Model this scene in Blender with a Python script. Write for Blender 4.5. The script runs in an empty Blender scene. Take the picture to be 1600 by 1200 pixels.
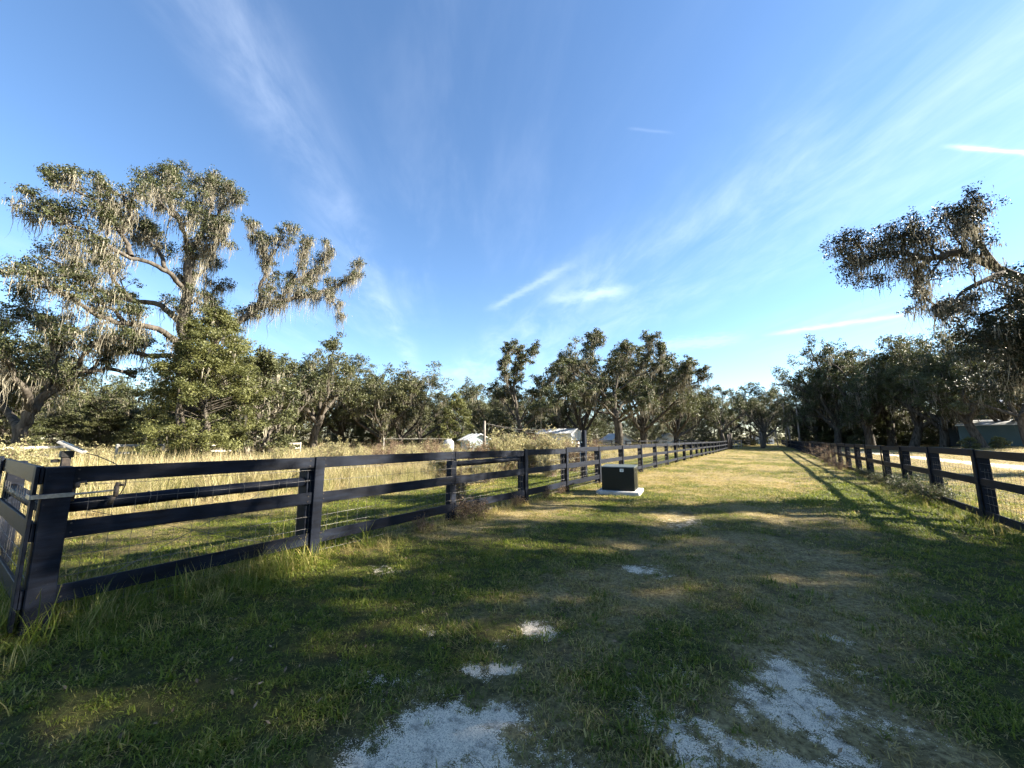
import bpy, bmesh, math, random
import numpy as np
from mathutils import Vector, Matrix, Quaternion

# ------------------------------------------------------------------ camera, sky, sun, exposure
SC = bpy.context.scene
COL = SC.collection
F_PX, CAM_H = 601.0, 1.6                       # focal length in pixels of a 1600 px wide frame, eye height
PITCH = math.atan(86 / F_PX)
YAW = math.atan(400 / (F_PX / math.cos(PITCH)))
FW = np.array([-math.sin(YAW) * math.cos(PITCH), math.cos(YAW) * math.cos(PITCH), math.sin(PITCH)])
RT = np.array([math.cos(YAW), math.sin(YAW), 0.0])
UP = np.cross(RT, FW)
cam_data = bpy.data.cameras.new('camera')
cam_data.sensor_width = 36.0
cam_data.lens = 36.0 * F_PX / 1600
cam_data.clip_start = 0.05
cam_data.clip_end = 3000
cam = bpy.data.objects.new('camera', cam_data)
COL.objects.link(cam)
cam.location = (0, 0, CAM_H)
cam.rotation_euler = (math.radians(90) + PITCH, 0, YAW)
SC.camera = cam

SUN_AZ, SUN_EL = math.radians(57), math.radians(29)     # azimuth from +Y towards +X
world = bpy.data.worlds.new('World')
SC.world = world
world.use_nodes = True


def build_world():
    nt = world.node_tree
    N, L = nt.nodes, nt.links
    N.clear()
    out = N.new('ShaderNodeOutputWorld')
    bg = N.new('ShaderNodeBackground')
    bg.inputs['Strength'].default_value = 0.054
    world.cycles.sampling_method = 'MANUAL'
    world.cycles.sample_map_resolution = 512
    L.new(bg.outputs[0], out.inputs[0])
    sky = N.new('ShaderNodeTexSky')
    sky.sky_type = 'NISHITA'
    sky.sun_disc = False
    sky.sun_elevation = SUN_EL
    sky.sun_rotation = SUN_AZ
    sky.altitude = 0
    sky.air_density = 1.0
    sky.dust_density = 0.12
    sky.ozone_density = 3.4
    tc = N.new('ShaderNodeTexCoord')
    sep = N.new('ShaderNodeSeparateXYZ')
    L.new(tc.outputs['Generated'], sep.inputs[0])

    def m(op, a, b=None, c=None, clamp=False):
        n = N.new('ShaderNodeMath')
        n.operation = op
        n.use_clamp = clamp
        for i, v in enumerate((a, b, c)):
            if v is None:
                continue
            if isinstance(v, (int, float)):
                n.inputs[i].default_value = v
            else:
                L.new(v, n.inputs[i])
        return n.outputs[0]
    z = m('MAXIMUM', sep.outputs['Z'], 0.0)
    den = m('ADD', z, 0.06)
    px = m('DIVIDE', sep.outputs['X'], den)
    py = m('DIVIDE', sep.outputs['Y'], den)
    # cirrus plane, rotated so that v runs along the bands
    a = math.radians(-40)
    dx, dy = math.sin(a), math.cos(a)
    v = m('ADD', m('MULTIPLY', px, dx), m('MULTIPLY', py, dy))
    u = m('ADD', m('MULTIPLY', px, dy), m('MULTIPLY', py, -dx))

    def noise(su, sv, scale, detail, rough, off, dist=0.0):
        c = N.new('ShaderNodeCombineXYZ')
        L.new(m('MULTIPLY', u, su), c.inputs[0])
        L.new(m('MULTIPLY', v, sv), c.inputs[1])
        c.inputs[2].default_value = off
        n = N.new('ShaderNodeTexNoise')
        n.inputs['Scale'].default_value = scale
        n.inputs['Detail'].default_value = detail
        n.inputs['Roughness'].default_value = rough
        n.inputs['Distortion'].default_value = dist
        L.new(c.outputs[0], n.inputs['Vector'])
        return n.outputs['Fac']

    def ramp(x, lo, hi):
        r = N.new('ShaderNodeMapRange')
        r.interpolation_type = 'SMOOTHSTEP'
        r.inputs['From Min'].default_value = lo
        r.inputs['From Max'].default_value = hi
        L.new(x, r.inputs['Value'])
        return r.outputs[0]
    warp = m('MULTIPLY', m('SUBTRACT', noise(0.6, 0.5, 1.0, 2, 0.5, 7.3), 0.5), 0.45)
    uw = m('ADD', u, warp)

    def band(u0, w, skew=0.0):                         # a broad cirrus band along v
        t = m('DIVIDE', m('SUBTRACT', m('ADD', uw, m('MULTIPLY', v, skew)), u0), w)
        return m('POWER', 2.718, m('MULTIPLY', m('MULTIPLY', t, t), -1.0))
    bands = m('ADD', m('ADD', band(-0.57, 0.10), m('MULTIPLY', band(1.42, 0.27, .35), 1.0)),
              m('ADD', m('MULTIPLY', band(1.95, 0.35, .35), 0.8), m('MULTIPLY', band(-2.2, 0.4), 0.5)))
    fine = ramp(noise(1.9, 0.55, 2.2, 5, 0.62, 1.7, 0.3), 0.40, 0.85)
    big = ramp(noise(0.8, 0.45, 0.9, 1, 0.5, 4.2), 0.42, 0.75)
    veil = m('MULTIPLY', m('MULTIPLY', fine, big), 0.16)
    streak = m('MULTIPLY', m('MULTIPLY', bands, ramp(noise(2.6, 1.0, 1.8, 6, 0.62, 9.1, 0.4), 0.28, 1.0)), 0.26)
    cl = m('ADD', veil, streak)

    # condensation trails: thin straight segments on the same plane
    def plane(x, y):
        r = FW + RT * (x - 800) / F_PX - UP * (y - 600) / F_PX
        r = r / np.linalg.norm(r)
        return r[0] / (r[2] + 0.06), r[1] / (r[2] + 0.06)

    tn = m('SUBTRACT', noise(9, 9, 1.5, 3, 0.6, 2.0), 0.5)

    def trail(p, q, w, s):
        (ax, ay), (bx, by) = plane(*p), plane(*q)
        ln = math.hypot(bx - ax, by - ay)
        ex, ey = (bx - ax) / ln, (by - ay) / ln
        qx, qy = m('SUBTRACT', px, ax), m('SUBTRACT', py, ay)
        al = m('ADD', m('MULTIPLY', qx, ex), m('MULTIPLY', qy, ey))
        ac = m('ADD', m('MULTIPLY', qx, -ey), m('MULTIPLY', qy, ex))
        ac = m('ADD', ac, m('MULTIPLY', tn, w * 2.2))
        t = m('DIVIDE', ac, w)
        g = m('POWER', 2.718, m('MULTIPLY', m('MULTIPLY', t, t), -1.0))
        al_n = m('DIVIDE', al, ln)
        ends = m('MULTIPLY', ramp(al_n, 0.0, 0.35), ramp(m('SUBTRACT', 1.0, al_n), -0.4, 0.1))
        return m('MULTIPLY', m('MULTIPLY', g, ends), s)
    cl = m('ADD', cl, trail((1462, 226), (1640, 243), 0.008, 0.5))
    cl = m('ADD', cl, trail((1180, 526), (1395, 495), 0.05, 0.30))
    cl = m('ADD', cl, trail((975, 200), (1036, 206), 0.005, 0.05))
    cl = m('ADD', cl, trail((850, 472), (960, 455), 0.07, 0.18))
    cl = m('ADD', cl, trail((755, 490), (862, 430), 0.035, 0.15))
    cl = m('ADD', cl, trail((1000, 545), (1130, 532), 0.16, 0.16))
    # thicker haze of cirrus towards the horizon
    cl = m('MULTIPLY', cl, ramp(sep.outputs['Z'], 0.0, 0.10), clamp=True)
    mix = N.new('ShaderNodeMix')
    mix.data_type = 'RGBA'
    L.new(cl, mix.inputs['Factor'])
    grade = N.new('ShaderNodeHueSaturation')
    grade.inputs['Saturation'].default_value = 1.06
    grade.inputs['Value'].default_value = 1.0
    L.new(sky.outputs[0], grade.inputs['Color'])
    L.new(grade.outputs[0], mix.inputs['A'])
    mix.inputs['B'].default_value = (6.2, 6.8, 7.7, 1)
    L.new(mix.outputs['Result'], bg.inputs['Color'])


build_world()
sun_data = bpy.data.lights.new('sun', 'SUN')
sun_data.energy = 5.0
sun_data.angle = math.radians(0.53)
sun_data.color = (1.0, 0.90, 0.74)
sun = bpy.data.objects.new('sun', sun_data)
COL.objects.link(sun)
SUN_DIR = Vector((math.sin(SUN_AZ) * math.cos(SUN_EL), math.cos(SUN_AZ) * math.cos(SUN_EL), math.sin(SUN_EL)))
sun.rotation_euler = SUN_DIR.to_track_quat('Z', 'Y').to_euler()
SC.view_settings.view_transform = 'Standard'
SC.view_settings.look = 'None'
SC.view_settings.exposure = 2.48
SC.view_settings.gamma = 1.0
SC.view_settings.use_curve_mapping = False
SC.cycles.use_adaptive_sampling = True
SC.cycles.adaptive_threshold = 0.03
SC.cycles.max_bounces = 4
SC.cycles.diffuse_bounces = 2
SC.cycles.glossy_bounces = 2
SC.cycles.transmission_bounces = 3
SC.cycles.transparent_max_bounces = 8

RNG = np.random.default_rng(11)
random.seed(5)


# ------------------------------------------------------------------ helpers
def ray(x, y):
    return FW + RT * (x - 800) / F_PX - UP * (y - 600) / F_PX


def at(x, y, d):
    """the point seen at photo position x, y, d metres away over the ground"""
    r = ray(x, y)
    t = d / math.hypot(r[0], r[1])
    return np.array([0, 0, CAM_H]) + r * t


def hnoise(x, y, s, seed=0):
    """smooth value noise 0..1, vectorised"""
    x = np.asarray(x, float) / s
    y = np.asarray(y, float) / s
    xi, yi = np.floor(x).astype(np.int64), np.floor(y).astype(np.int64)
    fx, fy = x - xi, y - yi
    fx, fy = fx * fx * (3 - 2 * fx), fy * fy * (3 - 2 * fy)

    def h(a, b):
        n = (a * 374761393 + b * 668265263 + seed * 974634777) & 0xffffffff
        n = ((n ^ (n >> 13)) * 1274126177) & 0xffffffff
        n = n ^ (n >> 16)
        return (n & 0xffff) / 65535.0
    return ((h(xi, yi) * (1 - fx) + h(xi + 1, yi) * fx) * (1 - fy)
            + (h(xi, yi + 1) * (1 - fx) + h(xi + 1, yi + 1) * fx) * fy)


def fbm(x, y, s, seed=0, o=3):
    v, a, t = 0, 1.0, 0
    for i in range(o):
        v = v + a * hnoise(x, y, s / 2 ** i, seed + i * 17)
        t += a
        a *= 0.5
    return v / t


def sstep(x, a, b):
    t = np.clip((np.asarray(x, float) - a) / (b - a), 0, 1)
    return t * t * (3 - 2 * t)


def gz(x, y):
    """ground height"""
    x = np.asarray(x, float)
    y = np.asarray(y, float)
    near = np.exp(-((y - 4) / 60) ** 2)
    z = 0.10 * (fbm(x, y, 7.0, 3) - 0.5) + 0.05 * (fbm(x, y, 1.3, 5) - 0.5) * near
    z = z + 0.022 * (fbm(x, y, 0.33, 8, 2) - 0.5) * np.exp(-(np.hypot(x, y) / 14) ** 2)
    z = z - 0.035 * np.exp(-((x + 1.75 - 0.01 * y) / 0.35) ** 2) - 0.035 * np.exp(-((x - 0.05 - 0.03 * y) / 0.35) ** 2)
    z = z - 0.07 * sstep(x, 1.8, 3.6) * (1 - sstep(x, 6, 9))
    z = z + 0.75 * sstep(x, 8, 34)
    return z


SAND = [  # bare sandy places: x, y, rx, ry, strength
    (-1.62, 1.78, .27, .22, 1.15), (-1.42, 2.02, .17, .13, 1.0), (-1.78, 1.55, .19, .2, 1.1), (-1.35, 1.72, .16, .16, .8), (-1.55, 1.40, .28, .2, 1.1),
    (-1.8, 2.36, .14, .08, .85), (-1.66, 2.5, .12, .09, .95), (-1.74, 3.14, .19, .14, .85), (-1.95, 2.75, .10, .06, .5),
    (-1.45, 5.14, .22, .17, .66), (-1.2, 5.0, .12, .1, .5), (-1.45, 8.4, .5, .8, .42),
    (-0.03, 3.45, .14, .22, .95), (.08, 3.15, .17, .2, 1.1), (-.12, 3.0, .12, .14, .8), (-.28, 2.62, .16, .09, .95), (-.06, 2.60, .16, .11, 1.0),
    (.16, 2.85, .15, .14, .85), (-.5, 2.42, .09, .18, .85), (-.42, 2.28, .12, .1, .9), (.34, 4.3, .14, .12, .58), (-2.45, 2.5, .2, .1, .36), (-4.0, 3.35, .22, .15, .46),
    (-.65, 3.0, .15, .3, .36), (.3, 3.75, .25, .3, .38), (-.75, 2.5, .2, .2, .40), (-2.3, 1.9, .25, .15, .42), (0.5, 3.2, .25, .2, .38), (-1.0, 1.9, .2, .2, .42),
]


def sand_mask(x, y):
    x = np.asarray(x, float)
    y = np.asarray(y, float)
    s = np.zeros(np.broadcast(x, y).shape)
    wx = x + 0.16 * (fbm(x, y, .30, 21) - .5) * 2
    wy = y + 0.16 * (fbm(x, y, .30, 22) - .5) * 2
    for cx, cy, rx, ry, k in SAND:
        q = ((wx - cx) / rx) ** 2 + ((wy - cy) / ry) ** 2
        s = np.maximum(s, k * np.exp(-q * .75))
    # the pale track across the paddock on the right
    tr = np.exp(-((x - 10.4 - 1.2 * np.sin(y * .06)) / 0.9) ** 2) * sstep(y, 20, 26) * (1 - sstep(y, 60, 75)) * .9
    return np.maximum(s, tr)


def dry_sunlit_mask(x, y):
    """how dead the grass is, raised to brighten the sunlit lane, 0 green .. 1 straw"""
    x = np.asarray(x, float)
    y = np.asarray(y, float)
    d = 0.12 + 0.85 * (sstep(fbm(x, y, 2.1, 31), .38, .70) * .55 + sstep(fbm(x, y, .6, 33), .40, .7) * .42)
    tracks = np.exp(-((x + 1.7) / .7) ** 2) + np.exp(-((x - 0.12 - .03 * y) / .6) ** 2)
    d = d + .36 * tracks * np.exp(-(y / 12) ** 2) * (.4 + 1.2 * fbm(x, y, .8, 35))
    d = d - .50 * np.exp(-(((x + 3.5) / 1.4) ** 2 + ((y - 4.5) / 4.2) ** 2)) - .95 * np.exp(-(((x - 2.3) / 1.2) ** 2)) * (1 - sstep(y, 13, 22))
    d = d - .25 * np.exp(-(((x + .8) / .35) ** 2 + ((y - 2.9) / 1.2) ** 2))
    d = d + .34 * np.exp(-((x + 4.75) / .45) ** 2) * sstep(y, 2.5, 4)
    d = d + .14 * sstep(y, 8, 20) - .55 * np.exp(-((x + 6.9) / 1.6) ** 2)  # straw raised up the lane, painting its sunlit stretch brighter
    d = d + .75 * sstep(-x, 8.6, 11.0)
    d = d + .55 * sstep(x, 5.0, 9)
    return np.clip(d, 0, 1)


def mesh_np(name, V, faces, mats=(), smooth=False, attrs=None):
    """faces: list of int arrays (n, k)"""
    me = bpy.data.meshes.new(name)
    V = np.asarray(V, np.float32)
    faces = [np.asarray(f, np.int32) for f in faces if len(f)]
    me.vertices.add(len(V))
    me.vertices.foreach_set('co', V.ravel())
    nl = sum(f.size for f in faces)
    nf = sum(len(f) for f in faces)
    me.loops.add(nl)
    me.polygons.add(nf)
    me.loops.foreach_set('vertex_index', np.concatenate([f.ravel() for f in faces]))
    tot = np.concatenate([np.full(len(f), f.shape[1], np.int32) for f in faces])
    st = np.concatenate([[0], np.cumsum(tot)[:-1]]).astype(np.int32)
    me.polygons.foreach_set('loop_start', st)
    me.polygons.foreach_set('loop_total', tot)
    me.polygons.foreach_set('use_smooth', np.full(nf, bool(smooth)))
    for k, a in (attrs or {}).items():
        at_ = me.attributes.new(k, 'FLOAT', 'POINT')
        at_.data.foreach_set('value', np.asarray(a, np.float32).ravel())
    for mm in mats:
        me.materials.append(mm)
    me.update(calc_edges=True)
    me.validate()
    return me


class MB:
    """collects boxes, tubes and loose faces into one mesh"""

    def __init__(self):
        self.v, self.q, self.t, self.n = [], [], [], 0

    def add(self, V, quads=None, tris=None):
        V = np.asarray(V, float).reshape(-1, 3)
        if quads is not None and len(quads):
            self.q.append(np.asarray(quads, int).reshape(-1, 4) + self.n)
        if tris is not None and len(tris):
            self.t.append(np.asarray(tris, int).reshape(-1, 3) + self.n)
        self.v.append(V)
        self.n += len(V)
        return self

    def box(self, c, s, R=None, bev=0.0):
        hx, hy, hz = s[0] / 2, s[1] / 2, s[2] / 2
        if bev <= 0:
            V = np.array([[x, y, z] for z in (-hz, hz) for x, y in ((-hx, -hy), (hx, -hy), (hx, hy), (-hx, hy))])
            Q = [(3, 2, 1, 0), (4, 5, 6, 7), (0, 1, 5, 4), (1, 2, 6, 5), (2, 3, 7, 6), (3, 0, 4, 7)]
            T = []
        else:
            b = min(bev, hx * .45, hy * .45, hz * .45)
            idx, V = {}, []
            for sx in (-1, 1):
                for sy in (-1, 1):
                    for sz in (-1, 1):
                        for ax in range(3):
                            p = [sx * (hx - b), sy * (hy - b), sz * (hz - b)]
                            p[ax] = (sx * hx, sy * hy, sz * hz)[ax]
                            idx[(sx, sy, sz, ax)] = len(V)
                            V.append(p)
            V = np.array(V)
            Q, T = [], []
            cyc = [(-1, -1), (1, -1), (1, 1), (-1, 1)]
            for ax in range(3):
                o = [(1, 2), (2, 0), (0, 1)][ax]
                for s in (-1, 1):
                    f = []
                    for a_, b_ in cyc:
                        k = [0, 0, 0]
                        k[ax] = s
                        k[o[0]] = a_
                        k[o[1]] = b_
                        f.append(idx[(k[0], k[1], k[2], ax)])
                    Q.append(f if s > 0 else f[::-1])
            for ax in range(3):                       # edges parallel to ax
                o = [(1, 2), (2, 0), (0, 1)][ax]
                for s1 in (-1, 1):
                    for s2 in (-1, 1):
                        def key(e, face):
                            k = [0, 0, 0]
                            k[ax] = e
                            k[o[0]] = s1
                            k[o[1]] = s2
                            return idx[(k[0], k[1], k[2], face)]
                        f = [key(-1, o[0]), key(1, o[0]), key(1, o[1]), key(-1, o[1])]
                        Q.append(f if s1 * s2 < 0 else f[::-1])
            for sx in (-1, 1):
                for sy in (-1, 1):
                    for sz in (-1, 1):
                        f = [idx[(sx, sy, sz, a_)] for a_ in range(3)]
                        T.append(f if sx * sy * sz > 0 else f[::-1])
        if R is not None:
            V = V @ np.asarray(R).T
        return self.add(V + np.asarray(c, float), Q, T)

    def tube(self, P, r, n=6, cap=True):
        P = np.asarray(P, float)
        k = len(P)
        r = np.broadcast_to(np.asarray(r, float), (k,))
        T = np.gradient(P, axis=0)
        T /= np.linalg.norm(T, axis=1)[:, None] + 1e-9
        ref = np.array([0.31, 0.17, 0.93])
        A = np.cross(T, ref)
        bad = np.linalg.norm(A, axis=1) < .15
        A[bad] = np.cross(T[bad], [1, 0, 0])
        A /= np.linalg.norm(A, axis=1)[:, None]
        B = np.cross(T, A)
        ang = np.arange(n) * 2 * math.pi / n
        V = P[:, None] + r[:, None, None] * (A[:, None] * np.cos(ang)[None, :, None] + B[:, None] * np.sin(ang)[None, :, None])
        Q = []
        for i in range(k - 1):
            for j in range(n):
                j2 = (j + 1) % n
                Q.append((i * n + j, i * n + j2, (i + 1) * n + j2, (i + 1) * n + j))
        V = V.reshape(-1, 3)
        Tt = []
        if cap:
            V = np.vstack([V, P[0], P[-1]])
            for j in range(n):
                j2 = (j + 1) % n
                Tt += [(k * n, j2, j), (k * n + 1, (k - 1) * n + j, (k - 1) * n + j2)]
        return self.add(V, Q, Tt)

    def mesh(self, name, mats, smooth=False, attrs=None):
        V = np.concatenate(self.v)
        fs = []
        if self.q:
            fs.append(np.concatenate(self.q))
        if self.t:
            fs.append(np.concatenate(self.t))
        return mesh_np(name, V, fs, mats if isinstance(mats, (list, tuple)) else [mats], smooth, attrs)


def link(name, me, parent=None, loc=(0, 0, 0), rot=(0, 0, 0), scale=(1, 1, 1), **props):
    o = bpy.data.objects.new(name, me)
    COL.objects.link(o)
    o.location = loc
    o.rotation_euler = rot
    o.scale = scale
    if parent is not None:
        o.parent = parent
    for k, v in props.items():
        if v is not None:
            o[k] = v
    return o


def thing(name, label, category, loc=(0, 0, 0), rotz=0.0, group=None, scale=(1, 1, 1)):
    return link(name, None, None, loc, (0, 0, rotz), scale, label=label, category=category, group=group)


# ------------------------------------------------------------------ materials
def mat_new(name):
    m = bpy.data.materials.new(name)
    m.use_nodes = True
    nt = m.node_tree
    nt.nodes.clear()
    out = nt.nodes.new('ShaderNodeOutputMaterial')
    return m, nt, out


def nd(nt, typ, ins=None, **kw):
    n = nt.nodes.new(typ)
    for k, v in kw.items():
        setattr(n, k, v)
    for k, v in (ins or {}).items():
        if isinstance(v, bpy.types.NodeSocket):
            nt.links.new(v, n.inputs[k])
        else:
            n.inputs[k].default_value = v
    return n


def rgba(c):
    return (c[0], c[1], c[2], 1)


def mixc(nt, fac, a, b):
    n = nt.nodes.new('ShaderNodeMix')
    n.data_type = 'RGBA'
    for s, v in (('Factor', fac), ('A', a), ('B', b)):
        if isinstance(v, bpy.types.NodeSocket):
            nt.links.new(v, n.inputs[s])
        else:
            n.inputs[s].default_value = v if s == 'Factor' else rgba(v)
    return n.outputs['Result']


def rng_map(nt, v, lo, hi, a=0.0, b=1.0):
    n = nd(nt, 'ShaderNodeMapRange', {'Value': v, 'From Min': lo, 'From Max': hi, 'To Min': a, 'To Max': b})
    return n.outputs[0]


def mat_noise(name, c1, c2, scale=4.0, rough=0.6, lo=.35, hi=.65, stretch=(1, 1, 1), bump=0.0, bump_scale=40.0, metal=0.0, spec=0.5, detail=6):
    m, nt, out = mat_new(name)
    tc = nd(nt, 'ShaderNodeTexCoord')
    mp = nd(nt, 'ShaderNodeMapping', {'Vector': tc.outputs['Object'], 'Scale': stretch})
    no = nd(nt, 'ShaderNodeTexNoise', {'Vector': mp.outputs[0], 'Scale': scale, 'Detail': detail, 'Roughness': .6})
    col = mixc(nt, rng_map(nt, no.outputs['Fac'], lo, hi), c1, c2)
    b = nd(nt, 'ShaderNodeBsdfPrincipled', {'Base Color': col, 'Roughness': rough, 'Metallic': metal, 'Specular IOR Level': spec})
    if bump:
        n2 = nd(nt, 'ShaderNodeTexNoise', {'Vector': mp.outputs[0], 'Scale': bump_scale, 'Detail': 4})
        bp = nd(nt, 'ShaderNodeBump', {'Height': n2.outputs['Fac'], 'Strength': bump, 'Distance': .01})
        nt.links.new(bp.outputs[0], b.inputs['Normal'])
    nt.links.new(b.outputs[0], out.inputs[0])
    return m


def mat_leaf(name, dark, light, yellow, transl=.35, rough=.5):
    """foliage: colour runs with the per-leaf tone and differs a little between trees"""
    m, nt, out = mat_new(name)
    a = nd(nt, 'ShaderNodeAttribute', attribute_name='tone')
    oi = nd(nt, 'ShaderNodeObjectInfo')
    c = mixc(nt, a.outputs['Fac'], dark, light)
    r = rng_map(nt, oi.outputs['Random'], 0, 1, 0.0, .35)
    c = mixc(nt, r, c, yellow)
    p = nd(nt, 'ShaderNodeBsdfPrincipled', {'Base Color': c, 'Roughness': rough, 'Specular IOR Level': .35})
    t = nd(nt, 'ShaderNodeBsdfTranslucent', {'Color': c})
    mx = nd(nt, 'ShaderNodeMixShader', {0: transl, 1: p.outputs[0], 2: t.outputs[0]})
    nt.links.new(mx.outputs[0], out.inputs[0])
    return m


def mat_blade(name, green, green2, straw, brown, transl=.3):
    """grass: tint of the clump (instancer) and tone of the blade"""
    m, nt, out = mat_new(name)
    ti = nd(nt, 'ShaderNodeAttribute', attribute_name='tint', attribute_type='INSTANCER')
    to = nd(nt, 'ShaderNodeAttribute', attribute_name='tone')
    g = mixc(nt, to.outputs['Fac'], green, green2)
    d = mixc(nt, to.outputs['Fac'], brown, straw)
    s = nd(nt, 'ShaderNodeMath', {0: ti.outputs['Fac'], 1: rng_map(nt, to.outputs['Fac'], 0, 1, -.35, .35)}, operation='ADD', use_clamp=True)
    c = mixc(nt, rng_map(nt, s.outputs[0], .18, .80), g, d)
    p = nd(nt, 'ShaderNodeBsdfPrincipled', {'Base Color': c, 'Roughness': .55, 'Specular IOR Level': .25})
    t = nd(nt, 'ShaderNodeBsdfTranslucent', {'Color': c})
    mx = nd(nt, 'ShaderNodeMixShader', {0: transl, 1: p.outputs[0], 2: t.outputs[0]})
    nt.links.new(mx.outputs[0], out.inputs[0])
    return m


def mat_ground():
    m, nt, out = mat_new('ground')
    geo = nd(nt, 'ShaderNodeNewGeometry')
    pos = geo.outputs['Position']
    sa = nd(nt, 'ShaderNodeAttribute', attribute_name='sand').outputs['Fac']
    dr = nd(nt, 'ShaderNodeAttribute', attribute_name='dry').outputs['Fac']

    def noise(sc, det=6, ro=.6):
        return nd(nt, 'ShaderNodeTexNoise', {'Vector': pos, 'Scale': sc, 'Detail': det, 'Roughness': ro}).outputs['Fac']
    n1, n2, n3 = noise(3.0), noise(26, 5, .7), noise(140, 3, .6)
    green = mixc(nt, rng_map(nt, n2, .35, .65), (.026, .028, .010), (.085, .088, .024))
    brown = mixc(nt, rng_map(nt, n2, .35, .65), (.10, .075, .036), (.38, .31, .15))
    c = mixc(nt, rng_map(nt, dr, .15, .75), green, brown)
    c = mixc(nt, rng_map(nt, n1, .50, .70, 0, .65), c, (.034, .026, .016))
    # sand, breaking through with a ragged speckled edge
    s = nd(nt, 'ShaderNodeMath', {0: sa, 1: rng_map(nt, noise(11, 6, .75), .28, .72, -.46, .40)}, operation='ADD')
    s2 = nd(nt, 'ShaderNodeMath', {0: s.outputs[0], 1: rng_map(nt, n3, .3, .7, -.30, .30)}, operation='ADD')
    fac = rng_map(nt, s2.outputs[0], .43, .54)
    sandc = mixc(nt, rng_map(nt, n3, .30, .56), (.32, .26, .185), (.92, .80, .62))
    sandc = mixc(nt, rng_map(nt, noise(9, 6, .7), .50, .68, 0, .85), sandc, (.13, .115, .095))
    c = mixc(nt, fac, c, sandc)
    b = nd(nt, 'ShaderNodeBsdfPrincipled', {'Base Color': c, 'Roughness': .95, 'Specular IOR Level': .1})
    hh = nd(nt, 'ShaderNodeMath', {0: n2, 1: n3}, operation='ADD')
    bp = nd(nt, 'ShaderNodeBump', {'Height': hh.outputs[0], 'Strength': .8, 'Distance': .03})
    nt.links.new(bp.outputs[0], b.inputs['Normal'])
    nt.links.new(b.outputs[0], out.inputs[0])
    return m


def mat_paint():
    """black farm paint, weathered: chalky streaks along the grain, bare wood where it has flaked"""
    m, nt, out = mat_new('black_paint')
    tc = nd(nt, 'ShaderNodeTexCoord')
    oi = nd(nt, 'ShaderNodeObjectInfo')
    geo = nd(nt, 'ShaderNodeNewGeometry')
    mp = nd(nt, 'ShaderNodeMapping', {'Vector': geo.outputs['Position'], 'Scale': (3, 1.2, 9)})
    n1 = nd(nt, 'ShaderNodeTexNoise', {'Vector': mp.outputs[0], 'Scale': 2.2, 'Detail': 8, 'Roughness': .65}).outputs['Fac']
    n2 = nd(nt, 'ShaderNodeTexNoise', {'Vector': geo.outputs['Position'], 'Scale': 1.4, 'Detail': 5}).outputs['Fac']
    n3 = nd(nt, 'ShaderNodeTexNoise', {'Vector': geo.outputs['Position'], 'Scale': 38, 'Detail': 4, 'Roughness': .7}).outputs['Fac']
    c = mixc(nt, rng_map(nt, n1, .40, .68), (.0015, .0026, .0066), (.0085, .0130, .0250))
    c = mixc(nt, rng_map(nt, n2, .50, .72, 0, .6), c, (.009, .0135, .025))
    c = mixc(nt, rng_map(nt, n3, .655, .72, 0, .8), c, (.05, .045, .04))
    r = rng_map(nt, oi.outputs['Random'], 0, 1, .50, .65)
    b = nd(nt, 'ShaderNodeBsdfPrincipled', {'Base Color': c, 'Roughness': r, 'Specular IOR Level': .16})
    mp2 = nd(nt, 'ShaderNodeMapping', {'Vector': geo.outputs['Position'], 'Scale': (30, 2.5, 60)})
    n4 = nd(nt, 'ShaderNodeTexNoise', {'Vector': mp2.outputs[0], 'Scale': 2.0, 'Detail': 6}).outputs['Fac']
    bp = nd(nt, 'ShaderNodeBump', {'Height': n4, 'Strength': .35, 'Distance': .004})
    nt.links.new(bp.outputs[0], b.inputs['Normal'])
    nt.links.new(b.outputs[0], out.inputs[0])
    return m


M = {}
M['ground'] = mat_ground()
M['paint'] = mat_paint()
M['oak_leaf'] = mat_leaf('oak_leaf', (.020, .028, .010), (.094, .106, .040), (.120, .112, .050), .30)
M['dark_leaf'] = mat_leaf('dark_leaf', (.022, .031, .012), (.082, .098, .038), (.10, .10, .044), .34)
M['dark_oak_leaf'] = mat_leaf('dark_oak_leaf', (.015, .022, .008), (.074, .088, .032), (.085, .088, .036), .26)
M['near_leaf'] = mat_leaf('near_leaf', (.007, .011, .005), (.027, .035, .015), (.033, .037, .017), .10)  # oak leaf darkened so the near boughs read as a backlit silhouette
M['bright_leaf'] = mat_leaf('bright_leaf', (.052, .064, .020), (.150, .158, .052), (.17, .15, .05), .4)
M['weed_leaf'] = mat_leaf('weed_leaf', (.17, .165, .07), (.38, .35, .17), (.42, .36, .22), .4, .7)
M['dead_leaf'] = mat_leaf('dead_leaf', (.075, .050, .030), (.20, .145, .085), (.22, .15, .10), .3, .8)
M['moss'] = mat_leaf('moss', (.105, .098, .072), (.32, .292, .222), (.25, .23, .175), .30, .9)
M['bark'] = mat_noise('bark', (.028, .024, .019), (.125, .110, .092), 3.0, .9, .35, .68, (2, 2, .5), .8, 14, spec=.15)
M['twig'] = mat_noise('twig', (.12, .085, .06), (.30, .22, .17), 6, .9, spec=.1)
M['lawn'] = mat_blade('lawn', (.074, .108, .012), (.240, .275, .036), (.60, .49, .19), (.21, .15, .060), .45)
M['straw'] = mat_blade('straw', (.13, .14, .035), (.30, .29, .09), (.60, .52, .29), (.30, .235, .135), .42)
M['concrete'] = mat_noise('concrete', (.22, .21, .19), (.48, .47, .45), 5, .85, bump=.4, bump_scale=60)
M['cabinet'] = mat_noise('cabinet_paint', (.0028, .005, .0045), (.0045, .007, .0062), 2, .36, spec=.25)
M['cabinet_lid'] = mat_noise('cabinet_lid_paint', (.05, .065, .06), (.08, .09, .085), 3, .4)
M['sticker'] = mat_noise('sticker', (.78, .78, .76), (.82, .82, .80), 5, .5)
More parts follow.
